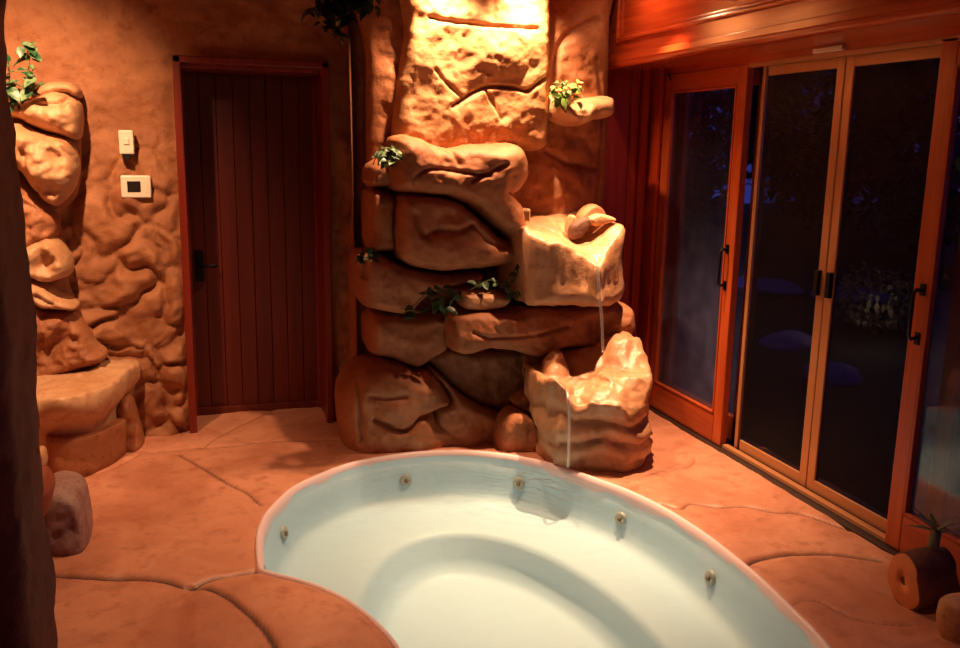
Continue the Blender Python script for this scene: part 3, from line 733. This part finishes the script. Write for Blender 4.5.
# ================================================================== ROCK WATERFALL
W = empty('rock_waterfall', (1.5, 4.8, 0)); tag(W, 'tall sandstone rock waterfall built of stacked boulders behind the hot tub', 'rock waterfall')
rock('column_body', [(366, -70), (612, -70), (609, 20), (607, 90), (606, 150), (603, 220), (603, 300), (600, 380), (590, 425), (380, 432), (368, 420), (367, 300), (366, 180), (366, 60)], 5.0, .10, ROCK, W, .14, .22,
     grooves=[([(546, 90), (549, 60), (556, 42), (572, 30), (592, 22)], .02, .03), ([(590, 60), (597, 110), (596, 160), (592, 205)], .012, .02), ([(540, 150), (560, 162), (590, 168)], .015, .02)], amp=.02, ns=3, step=.014, seed=1)
rock('column_shoulder', [(352, -70), (390, -70), (390, 440), (356, 440), (350, 300), (354, 150)], 5.13, .10, ROCK, W, .10, .1, amp=.015, step=.016, seed=17)
rock('wall_slab', [(398, -70), (546, -70), (548, 0), (547, 50), (546, 90), (546, 128), (543, 147), (530, 151), (505, 150), (505, 190), (400, 190), (392, 150), (396, 90), (404, 30)], 4.90, .12, ROCKTOP, W, .06, .2,
     grooves=[([(446, 107), (456, 101), (468, 93), (482, 88), (505, 89), (520, 92), (533, 83), (548, 73)], .009, .035), ([(430, 71), (440, 84), (455, 98)], .008, .022),
              ([(478, 90), (486, 103), (495, 120)], .008, .018), ([(425, 20), (450, 25), (490, 29), (530, 31)], .010, .02)],
     bumps=[(420, 60, 18, .03), (500, 60, 25, .03), (500, 115, 22, .02), (440, 120, 22, .025)], amp=.011, ns=4, seed=2)
rock('plant_ledge', [(545, 104), (551, 97), (560, 98), (568, 108), (578, 100), (592, 97), (604, 96), (608, 103), (607, 114), (601, 119), (590, 120), (578, 126), (563, 126), (551, 121), (545, 114)], 4.88, .19, PALELIT, W, .055, .2,
     grooves=[([(572, 97), (574, 108), (572, 125)], .02, .03)], amp=.012, seed=3)
rock('boulder', [(386, 172), (386, 158), (388, 148), (391, 138), (400, 134), (415, 137), (428, 143), (445, 147), (462, 144), (485, 143), (506, 142), (517, 148), (522, 162), (521, 178), (514, 190), (509, 195), (517, 204), (520, 218), (519, 230), (512, 238), (500, 236), (490, 228), (478, 217), (462, 205), (440, 197), (420, 195), (400, 192), (389, 187)], 4.80, .24, ROCK, W, .075, .25,
     grooves=[([(409, 186), (405, 178), (412, 170), (428, 168), (450, 171), (478, 174)], .010, .025), ([(461, 179), (472, 174), (485, 167), (492, 163)], .010, .03), ([(497, 190), (503, 193), (512, 195)], .010, .045), ([(432, 141), (444, 152), (450, 163)], .012, .03)],
     bumps=[(440, 160, 16, -.04), (400, 150, 12, .02), (495, 160, 20, .03), (430, 182, 18, .02), (500, 215, 14, .02)], amp=.012, seed=4)
rock('boulder', [(392, 210), (397, 196), (410, 193), (432, 194), (448, 197), (463, 206), (478, 219), (491, 231), (503, 238), (517, 238), (515, 250), (507, 260), (490, 265), (465, 268), (440, 270), (415, 267), (399, 260), (392, 248)], 4.80, .21, ROCK, W, .055, .25,
     grooves=[([(408, 212), (412, 226), (418, 232), (428, 228), (450, 227), (462, 222)], .018, .025), ([(462, 222), (472, 232), (480, 240), (497, 244)], .014, .018)],
     bumps=[(430, 215, 14, -.02), (400, 235, 10, .02), (440, 250, 25, .03), (480, 252, 16, .02), (472, 216, 10, .025)], amp=.010, seed=5)
rock('boulder', [(367, 190), (385, 192), (393, 200), (392, 225), (393, 248), (380, 251), (368, 248), (366, 220)], 4.86, .14, ROCK, W, .04, .2, amp=.01, seed=6)
rock('boulder', [(367, 168), (378, 158), (390, 152), (398, 165), (396, 184), (382, 187), (368, 185)], 4.86, .14, ROCK, W, .04, .2, amp=.01, seed=16)
rock('boulder', [(353, 262), (357, 252), (368, 250), (380, 254), (397, 263), (420, 269), (450, 273), (475, 270), (478, 280), (455, 284), (432, 291), (418, 300), (410, 312), (395, 312), (375, 309), (361, 303), (354, 285)], 4.80, .17, ROCK, W, .06, .25,
     grooves=[([(362, 252), (361, 262), (360, 273)], .012, .035)], amp=.012, seed=7)
rock('boulder', [(367, 318), (380, 311), (400, 313), (413, 314), (432, 310), (444, 316), (445, 333), (443, 347), (428, 357), (414, 365), (400, 361), (385, 355), (368, 350)], 4.84, .16, ROCK, W, .05, .25, amp=.012, seed=8)
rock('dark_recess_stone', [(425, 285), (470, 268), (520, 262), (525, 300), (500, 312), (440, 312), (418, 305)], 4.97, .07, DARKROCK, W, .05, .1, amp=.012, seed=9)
rock('boulder', [(447, 320), (455, 311), (475, 308), (505, 308), (530, 306), (560, 308), (590, 303), (612, 302), (625, 304), (629, 315), (628, 328), (619, 340), (608, 345), (598, 350), (580, 347), (562, 346), (545, 352), (528, 355), (510, 349), (485, 347), (465, 352), (452, 350), (447, 338)], 4.66, .15, ROCK, W, .045, .3,
     grooves=[([(466, 328), (480, 332), (500, 332), (525, 330), (545, 325), (560, 322)], .008, .022)], bumps=[(500, 318, 25, .02), (585, 325, 14, -.05), (615, 320, 10, .03), (470, 340, 14, .02)], amp=.014, seed=10)
rock('boulder', [(418, 352), (440, 345), (470, 349), (510, 347), (540, 350), (556, 360), (550, 400), (530, 430), (505, 425), (495, 412), (475, 402), (460, 392), (445, 380), (432, 366)], 4.86, .11, SHADEROCK, W, .05, .2, grooves=[([(485, 350), (483, 375), (486, 400)], .02, .02)], amp=.016, seed=11)
rock('boulder', [(339, 420), (338, 400), (341, 384), (350, 370), (363, 362), (380, 359), (398, 361), (412, 367), (425, 366), (433, 372), (441, 382), (447, 392), (443, 402), (432, 407), (452, 420), (450, 465), (400, 475), (365, 470), (345, 450)], 4.80, .24, ROCK, W, .085, .25,
     grooves=[([(368, 409), (378, 413), (392, 418), (402, 415), (410, 408), (422, 404), (436, 403), (446, 396)], .013, .05), ([(364, 386), (380, 388), (397, 386)], .016, .025), ([(353, 375), (353, 400), (356, 430)], .011, .035)],
     bumps=[(405, 385, 18, .025), (420, 425, 22, .03), (382, 397, 12, .015)], amp=.012, seed=12)
rock('boulder', [(428, 368), (440, 374), (452, 386), (466, 398), (485, 408), (500, 414), (503, 430), (498, 455), (470, 470), (430, 470), (430, 410), (446, 396), (440, 382)], 4.72, .14, ROCK, W, .05, .25, amp=.014, seed=13)

def src_top(x, y):
    b = 1.15+(y-4.38)*.22
    b -= .10*math.exp(-(((x-2.03)/.14)**2+((y-4.30)/.22)**2))
    b += .05*math.exp(-(((x-2.22)/.09)**2+((y-4.52)/.16)**2))+.03*math.exp(-(((x-1.70)/.08)**2+((y-4.55)/.1)**2))
    b -= .03*math.exp(-(((x-1.95)/.2)**2+((y-4.60)/.12)**2)); return b
loft('source_basin', [(1.67, 4.56), (1.68, 4.47), (1.73, 4.42), (1.80, 4.395), (1.90, 4.375), (1.98, 4.34), (2.035, 4.285), (2.075, 4.33), (2.16, 4.40), (2.25, 4.46), (2.30, 4.58), (2.30, 4.80), (2.1, 5.0), (1.8, 5.0), (1.62, 4.85)],
     [((.12, .80), 1.0, 0, 0), ((.3, .80), .995, 0, .01), ((.5, .80), .985, 0, .012), ((.62, .80), .985, 0, .01), ((.75, .80), .99, 0, .0), ((.85, .80), .985, 0, 0), ((.93, .8), .96, 0, .005), ((.98, .80), .92, 0, .02), ((1.0, .80), .8, 0, .04)], src_top, BASINM, W, seed=1, amp=.012, ns=5)
def bas_top(x, y):
    b = .415+(y-4.08)*.17-.06/(1+math.exp((x-1.80)/.02))*min(1, max(0, (y-4.2)/.2))
    b -= .040*math.exp(-(((x-1.90)/.13)**2+((y-4.32)/.30)**2))
    b -= .045*math.exp(-(((x-1.81)/.07)**2+((y-4.06)/.10)**2))
    b += .030/(1+math.exp((x-1.765)/.012))
    b += .050/(1+math.exp(-(x-2.02-(4.2-y)*.35)/.014))*(1/(1+math.exp(-(y-4.06)/.02)))
    b += .11*math.exp(-((abs(x-2.26)/.12)**3+(abs(y-4.42)/.16)**3))+.15*math.exp(-((abs(x-1.85)/.05)**4+((y-4.41)/.06)**4))
    b -= .05*math.exp(-(((x-2.10)/.18)**2+((y-3.97)/.05)**2))
    return b
loft('catch_basin', [(1.715, 4.35), (1.715, 4.22), (1.73, 4.13), (1.765, 4.07), (1.80, 4.045), (1.88, 4.03), (1.98, 3.98), (2.10, 3.965), (2.20, 4.01), (2.27, 4.10), (2.33, 4.28), (2.34, 4.5), (2.25, 4.7), (2.0, 4.78), (1.78, 4.7), (1.72, 4.52)],
     [((.10, .2), 1.005, 0, 0), ((.3, .2), 1.01, 0, 0), ((.5, .2), .995, 0, 0), ((.6, .2), .955, 0, .015), ((.7, .2), .945, 0, .015), ((.8, .2), .975, 0, 0), ((.95, .2), .985, 0, 0), (.185, .975, 0, 0), (.165, .93, 0, .01), (.15, .92, 0, .015), (.13, .95, 0, 0), (.08, .965, 0, 0), (.055, .93, 0, .01), (.03, .945, 0, .0), (-.02, .94, 0, 0)], bas_top, BASINM, W, seed=2, amp=.020, ns=4.5)
# leaf shaped stone spout
sp = PY(595, 216, 4.6)
def flat_leaf(name, pts, Y0, mtl, thick=.018, seed=0, lean=0.0): return rock(name, pts, Y0, thick, mtl, W, .02, .05, amp=.004, step=.006, seed=seed, jitter=.001, tiltz=lean)
flat_leaf('spout_stone', [(576, 230), (576, 220), (583, 209), (592, 204), (600, 207), (604, 214), (602, 222), (594, 232), (585, 236)], 4.66, ROCK, .06, 1)
flat_leaf('spout_leaf', [(570, 234), (572, 225), (581, 219), (590, 217), (593, 220), (588, 229), (582, 236), (572, 240)], 4.56, DARKROCK, .03, 2)
flat_leaf('spout_leaf', [(567, 231), (571, 216), (576, 217), (577, 226), (573, 235)], 4.60, PALELIT, .02, 3)
flat_leaf('spout_leaf', [(589, 219), (599, 214), (610, 216), (616, 220), (606, 224), (594, 226)], 4.54, PALELIT, .025, 4)
# small stones tucked by the basin (loose)
def loose(name, px, Y, T, m, label, cat='stone', **k):
    o = rock(name, px, Y, T, m, None, **k); return tag(o, label, cat)
loose('stone', [(497, 448), (499, 428), (505, 415), (514, 409), (526, 413), (536, 425), (540, 445), (536, 462), (515, 470), (500, 465)], 4.50, .10, ROCK, 'brown stone wedged on the deck left of the catch basin', R=.03, back=.12, facet=.03, seed=21, step=.008)
loose('stone', [(514, 401), (520, 396), (533, 391), (540, 396), (540, 408), (533, 413), (523, 411), (516, 407)], 4.55, .05, ROCK, 'little orange stone between catch basin and lower boulders', R=.03, back=.1, facet=.03, seed=22, step=.007)
loose('stone', [(459, 297), (462, 291), (475, 291), (490, 291), (503, 293), (508, 297), (504, 304), (492, 309), (474, 310), (462, 307)], 4.66, .10, PALELIT, 'flat orange stone on the slab below the dark gap', R=.03, back=.12, seed=23, step=.006)
# streams
def stream(pts, r, label):
    v, f = tube([tuple(p) for p in catmull([tuple(p) for p in pts], False, 6)], r, 10); o = raw('water_stream', v, f, STREAM); tag(o, label, 'water stream'); return o
stream([PY(594, 257, 4.33), PY(597, 262, 4.295), PY(598, 275, 4.275), PY(600, 300, 4.26), PY(602, 325, 4.25), PY(603, 352, 4.25)], .008, 'thin upper stream falling from source basin into the catch basin')
stream([PY(567, 391, 4.10), PY(568, 398, 4.05), PY(569, 412, 4.035), PY(569, 435, 4.03), PY(568, 467, 4.03)], .0075, 'thin lower stream falling from catch basin into the hot tub')
# little lamp block on the rock
b0 = PY(517, 222, 4.62); b1 = PY(531, 209, 4.62)
L_ = empty('rock_lamp', (b0.x, 4.65, b0.z)); tag(L_, 'tiny square stone block with dark front standing beside the source basin', 'lamp block')
box('housing', (b0.x, 4.62, b0.z), (b1.x, 4.80, b1.z), PALELIT, L_, .008); box('dark_front', (b0.x+.010, 4.612, b0.z+.008), (b1.x-.012, 4.622, b1.z-.014), DARKROCK, L_, .001)

# ================================================================== LEFT ROCK COLUMN
K = empty('rock_column', (-.8, 4.8, 0)); tag(K, 'stacked sandstone rock column with a seat ledge in the left corner', 'rock column')
rock('column_body', [(-60, 95), (30, 92), (74, 92), (80, 130), (78, 190), (60, 215), (66, 250), (70, 290), (84, 320), (98, 345), (100, 400), (98, 470), (-60, 480)], 5.12, .05, ROCK, K, .08, .15, amp=.02, step=.016, seed=30)
rock('rock', [(38, 90), (46, 83), (60, 81), (74, 83), (81, 90), (79, 98), (66, 95), (50, 99), (36, 98)], 5.06, .13, PALELIT, K, .04, .12, seed=31)
rock('rock', [(-50, 108), (10, 106), (22, 103), (35, 98), (52, 91), (66, 93), (76, 98), (82, 106), (83, 122), (80, 139), (66, 137), (50, 132), (32, 126), (20, 119), (5, 119), (-50, 125)], 5.04, .16, PALELIT, K, .05, .12, amp=.022, ns=7, grooves=[([(38, 104), (52, 106), (66, 104), (74, 96)], .010, .03), ([(70, 97), (67, 108)], .008, .03)], bumps=[(55, 120, 14, .03)], seed=32)
rock('rock', [(-50, 125), (5, 124), (20, 122), (32, 128), (50, 134), (68, 139), (77, 150), (80, 166), (77, 183), (68, 198), (57, 206), (44, 199), (32, 186), (22, 172), (5, 165), (-50, 170)], 5.03, .18, PALELIT, K, .06, .12, amp=.024, ns=7, grooves=[([(48, 138), (60, 144), (72, 155), (78, 165)], .009, .03), ([(28, 150), (32, 172), (44, 188)], .012, .03)], bumps=[(60, 155, 7, -.05), (45, 150, 12, .03), (62, 178, 9, .03)], facet=.035, seed=33)
rock('rock', [(-50, 165), (5, 160), (14, 163), (22, 178), (34, 193), (48, 206), (58, 215), (60, 230), (54, 240), (40, 246), (20, 252), (-50, 255)], 5.07, .14, ROCK, K, .05, .12, amp=.022, ns=7, grooves=[([(18, 190), (30, 198), (47, 208)], .008, -.03)], seed=34)
rock('rock', [(-50, 248), (5, 246), (22, 246), (36, 240), (50, 236), (62, 243), (71, 256), (73, 270), (62, 279), (42, 281), (25, 276), (-50, 276)], 5.04, .17, PALELIT, K, .05, .12, amp=.022, ns=7, bumps=[(45, 262, 10, -.05), (52, 244, 7, .03)], facet=.035, seed=35)
rock('rock', [(-50, 280), (5, 275), (18, 275), (32, 277), (48, 284), (58, 292), (70, 298), (79, 304), (76, 309), (58, 308), (42, 306), (30, 298), (20, 292), (5, 302), (-50, 305)], 5.04, .15, PALELIT, K, .035, .12, grooves=[([(40, 292), (50, 298), (56, 300)], .01, .03)], seed=36)
rock('rock', [(-50, 310), (5, 303), (18, 292), (26, 294), (36, 304), (50, 310), (66, 310), (78, 315), (88, 328), (97, 343), (108, 354), (95, 364), (60, 374), (30, 385), (-50, 390)], 5.05, .14, ROCK, K, .06, .12, amp=.024, ns=7, grooves=[([(26, 296), (34, 325), (38, 365)], .014, .03), ([(45, 312), (44, 340), (42, 366)], .012, .025)], bumps=[(62, 342, 14, -.05), (82, 330, 8, .03)], facet=.03, seed=37)
def seat_top(x, y): return .445+.015*fbm((x, y, 0), 2, 2)+(y-4.7)*.03
loft('seat_ledge', [(-1.12, 4.5), (-.95, 4.56), (-.80, 4.56), (-.65, 4.50), (-.53, 4.56), (-.43, 4.73), (-.37, 4.95), (-.35, 5.18), (-.7, 5.3), (-1.12, 5.3)],
     [((.06, .2), 1.01, 0, 0), ((.25, .2), 1.0, 0, 0), ((.40, .2), .98, -.005, .02), ((.6, .2), .95, -.01, .07), ((.8, .2), .93, -.015, .10), (.15, .92, -.015, .12), (.10, .92, -.015, .12), (.04, .93, -.01, .12), (-.03, .93, -.01, .12)], seat_top, PALELIT, K, seed=4, amp=.014, ns=4, centre=(-.72, 4.9))
loft('step_stone', [(-.75, 4.66), (-.70, 4.575), (-.64, 4.575), (-.56, 4.62), (-.48, 4.72), (-.42, 4.84), (-.41, 4.95), (-.55, 5.0), (-.70, 4.85)],
     [((.1, .1), 1.0, 0, 0), ((.4, .1), 1.0, 0, 0), (.10, 1.01, 0, 0), (.05, 1.0, 0, 0), (-.03, .99, 0, 0)], lambda x, y: .205-(x+.6)*.08, ROCK, K, N=100, rings=20, seed=6, amp=.006, centre=(-.57, 4.78))
rock('small_rock', [(119, 402), (124, 397), (131, 398), (136, 412), (141, 430), (144, 448), (135, 455), (124, 452), (120, 430), (116, 415)], 5.02, .08, ROCK, K, .03, .12, tiltx=.3, facet=.02, seed=42)
loose('stone', [(42, 505), (44, 492), (56, 487), (72, 490), (82, 498), (86, 512), (89, 530), (88, 545), (74, 553), (60, 562), (46, 564), (42, 530)], 3.80, .10, GREYROCK, 'violet grey angular stone on the deck beside the dark pillar', R=.03, back=.22, facet=.02, seed=51, tiltz=.2)
loose('stone', [(30, 484), (38, 474), (46, 476), (52, 488), (50, 502), (43, 518), (30, 524)], 3.58, .05, mat('red_stone', (.30, .07, .035), .6)[0], 'dark red stone leaning between the pillar and grey stone', R=.03, back=.12, facet=.03, seed=52)
loose('stone', [(30, 462), (34, 453), (42, 451), (46, 460), (44, 468), (34, 470)], 4.0, .05, PALELIT, 'small pale stone peeking above the red stone at left', R=.02, back=.08, seed=53, step=.007)
loose('stone', [(946, 608), (953, 600), (970, 597), (995, 606), (1000, 630), (995, 660), (970, 668), (950, 655), (944, 630)], 2.20, .05, PALELIT, 'rough tan stone on the deck at the right edge', R=.04, back=.05, seed=54, facet=.02, step=.008)

# ================================================================== SMALL THINGS
def wallbox(a, b, y0, y1): p = PY(*a, y1); q = PY(*b, y1); return (min(p.x, q.x), y0, min(p.z, q.z)), (max(p.x, q.x), y1, max(p.z, q.z))
yw = YB-.05
a, b = wallbox((119, 130), (135, 154), yw-.035, yw+.03)
t = empty('wall_dimmer', ((a[0]+b[0])/2, yw, a[2])); tag(t, 'narrow cream switch box on stone wall above the thermostat', 'wall switch')
box('housing', a, b, WHITEP, t, .006); box('rocker', (a[0]+.022, a[1]-.008, a[2]+.05), (b[0]-.022, a[1]+.005, b[2]-.04), WHITEP, t, .003)
box('shadow_strip', (a[0]+.012, a[1]+.01, a[2]-.025), (b[0]-.02, b[1], a[2]+.003), DARKP, t, .002)  # dark strip put in for the shadow below the switch box
a, b = wallbox((121, 175), (152, 197), yw-.028, yw+.03)
t = empty('thermostat', ((a[0]+b[0])/2, yw, a[2])); tag(t, 'cream rectangular thermostat with dark display on stone wall by door', 'thermostat')
box('housing', a, b, WHITEP, t, .006)
c, d = wallbox((127, 181), (141, 192), yw-.031, yw-.024); box('display', c, d, DARKP, t, .001)
c, d = wallbox((144, 180), (148, 192), yw-.031, yw-.024); box('button_panel', c, d, WHITEP, t, .001)

# plants
def cluster(px, Y, n, rnd, sx, sz):
    o = PY(*px, Y); return [[o, o+Vector((rnd.uniform(-sx, sx), rnd.uniform(-.08, .0), rnd.uniform(sz*.2, sz))), o+Vector((rnd.uniform(-sx, sx)*1.3, rnd.uniform(-.12, -.02), rnd.uniform(sz*.1, sz)))] for _ in range(n)]
rn = random.Random(3)
vine('pothos_plant', cluster((562, 104), 4.74, 7, rn, .085, .12), 8, .052, LEAFV, 'bright variegated pothos sitting on the upper right plant ledge', seed=1, spread=.02)
vine('ivy_plant', cluster((385, 160), 4.66, 5, rn, .05, .05)+[[PY(392, 148, 4.68), PY(380, 150, 4.64), PY(373, 165, 4.64)]], 7, .055, LEAFM, 'green ivy tuft at the left end of the top boulder', seed=2, spread=.015)
vine('trailing_plant', [[PY(505, 285, 4.60), PY(514, 270, 4.56), PY(516, 266, 4.55)], [PY(505, 285, 4.6), PY(514, 292, 4.54)], [PY(505, 285, 4.62), PY(490, 280, 4.6), PY(470, 290, 4.58)]], 9, .05, LEAFM, 'small pale green leafy plant in the dark gap beside the source basin', seed=3, spread=.012)
vine('trailing_plant', [[PY(455, 290, 4.66), PY(438, 288, 4.60), PY(425, 294, 4.58), PY(415, 305, 4.57), PY(405, 312, 4.57), PY(397, 316, 4.56)], [PY(455, 290, 4.66), PY(440, 300, 4.6), PY(420, 312, 4.58), PY(400, 308, 4.57)], [PY(460, 290, 4.66), PY(450, 305, 4.60), PY(445, 320, 4.56)]], 9, .058, LEAFD, 'dark trailing vine creeping left across the middle boulders', seed=4, spread=.014)
vine('ivy_plant', [[PY(372, 250, 4.70), PY(362, 252, 4.62), PY(358, 262, 4.60)], [PY(372, 250, 4.7), PY(378, 255, 4.62), PY(372, 262, 4.6)]], 7, .045, LEAFD, 'tiny dark ivy sprig on the left shoulder of the middle boulder', seed=5, spread=.012)
vine('fern_plant', [[PY(545, 392, 4.62), PY(535, 378, 4.58), PY(530, 365, 4.58)], [PY(545, 392, 4.62), PY(532, 385, 4.56), PY(527, 378, 4.56)]], 12, .05, LEAFD, 'dark little plant in the hollow left of the catch basin', seed=6, spread=.015)
vine('hanging_ivy', [[PY(365+dx, -60, 4.5), PY(360+dx, -20, 4.46), PY(350+dx*1.2, 8+dz, 4.44)] for dx, dz in ((-30, 8), (-15, 20), (0, 4), (15, -6), (-22, 2), (-5, 12), (8, -2), (-14, 28), (-8, 0), (-20, 14), (-26, -8), (2, -14))], 42, .055, LEAFD, 'dark ivy hanging from above at the top of the wall', seed=7, spread=.035)
vine('jade_plant', [[PY(20, 100, 4.90), PY(28, 75, 4.88), PY(30, 48, 4.88)], [PY(20, 100, 4.90), PY(8, 78, 4.84), PY(-4, 60, 4.84)], [PY(12, 100, 4.90), PY(10, 80, 4.86), PY(8, 62, 4.84)], [PY(22, 100, 4.90), PY(32, 92, 4.84), PY(34, 80, 4.82)], [PY(25, 60, 4.88), PY(28, 50, 4.86), PY(24, 44, 4.85)]], 10, .062, LEAFM, 'jade like green plant on top of the left rock column', seed=8, spread=.018, drop=-.1)

# log with spiky plant
def log():
    lc = PZ(916, 603, 0); c = Vector((lc.x, lc.y, .102))
    t = empty('wooden_log', (c.x, c.y, 0)); tag(t, 'short cut log with an orange sawn face on the deck', 'log')
    ax = Vector((.62, .30, 0)).normalized(); ax = Vector((.99, .04, 0)).normalized(); u = Vector((-ax.y, ax.x, 0)); N = 40
    def prof(a): return .092*(1-.17*math.cos(2*a+.5)+.07*math.cos(3*a+1)+.02*math.sin(9*a))
    V = []; F = []; ks = [-.075, -.07, -.03, .02, .07, .11, .115]
    for k in ks:
        s = .94 if k in (ks[0], ks[-1]) else 1
        for i in range(N):
            a = 2*math.pi*i/N; r = prof(a)*s*(1+.05*math.sin(k*30+a)); V.append(c+ax*k+u*r*math.cos(a)+Vector((0, 0, r*math.sin(a))))
    for j in range(len(ks)-1):
        for i in range(N): F.append((j*N+i, j*N+(i+1) % N, (j+1)*N+(i+1) % N, (j+1)*N+i))
    F.append(tuple((len(ks)-1)*N+i for i in range(N))); F.append(tuple(range(N))[::-1])
    mesh('bark', V, F, rock_mat('log_bark', (.20, .07, .04), (.12, .04, .03), (.09, .03, .02), .7, .6, 3), t)
    V = []; F = []
    for s, k in ((.93, -.0755), (.5, -.079), (.16, -.079), (.13, -.060)):
        for i in range(N): a = 2*math.pi*i/N; r = prof(a)*s; V.append(c+ax*k+u*r*math.cos(a)+Vector((0, 0, r*math.sin(a))))
    for j in range(3):
        for i in range(N): F.append((j*N+i, j*N+(i+1) % N, (j+1)*N+(i+1) % N, (j+1)*N+i))
    fc = mesh('cut_face', V, F, mat('sawn_wood', (.72, .24, .08), .6)[0], t)
    V, F = tube([c-ax*.0615, c-ax*.059], .013, 16); raw('core_hole_shade', V, F, HOLESHADE, fc)  # black disc standing in for the shade inside the hole
    b = c+ax*.05+Vector((0, 0, .075))
    p = empty('spiky_plant', b); tag(p, 'spiky leaved succulent growing upright out of the cut log', 'plant')
    V, F = tube([b-Vector((0, 0, .01)), b+Vector((0, 0, .05)), b+Vector((.006, 0, .105))], [.022, .021, .018], 14); raw('stalk', V, F, mat('stalk_green', (.16, .15, .07), .6)[0], p)
    bm = bmesh.new(); rn = random.Random(5)
    for i in range(15):
        a = i*2.4; el = rn.uniform(-.05, 1.1); d = Vector((math.cos(a)*math.cos(el), math.sin(a)*math.cos(el), math.sin(el)))
        leaf_bm(bm, b+Vector((.006, 0, .10)), d, Vector((0, 0, 1)), rn.uniform(.07, .12), .010, .1, False, 4)
    frombm('foliage', bm, leaf_mat('succulent_leaf', (.12, .13, .06), (.18, .17, .09)), p, True)
log()
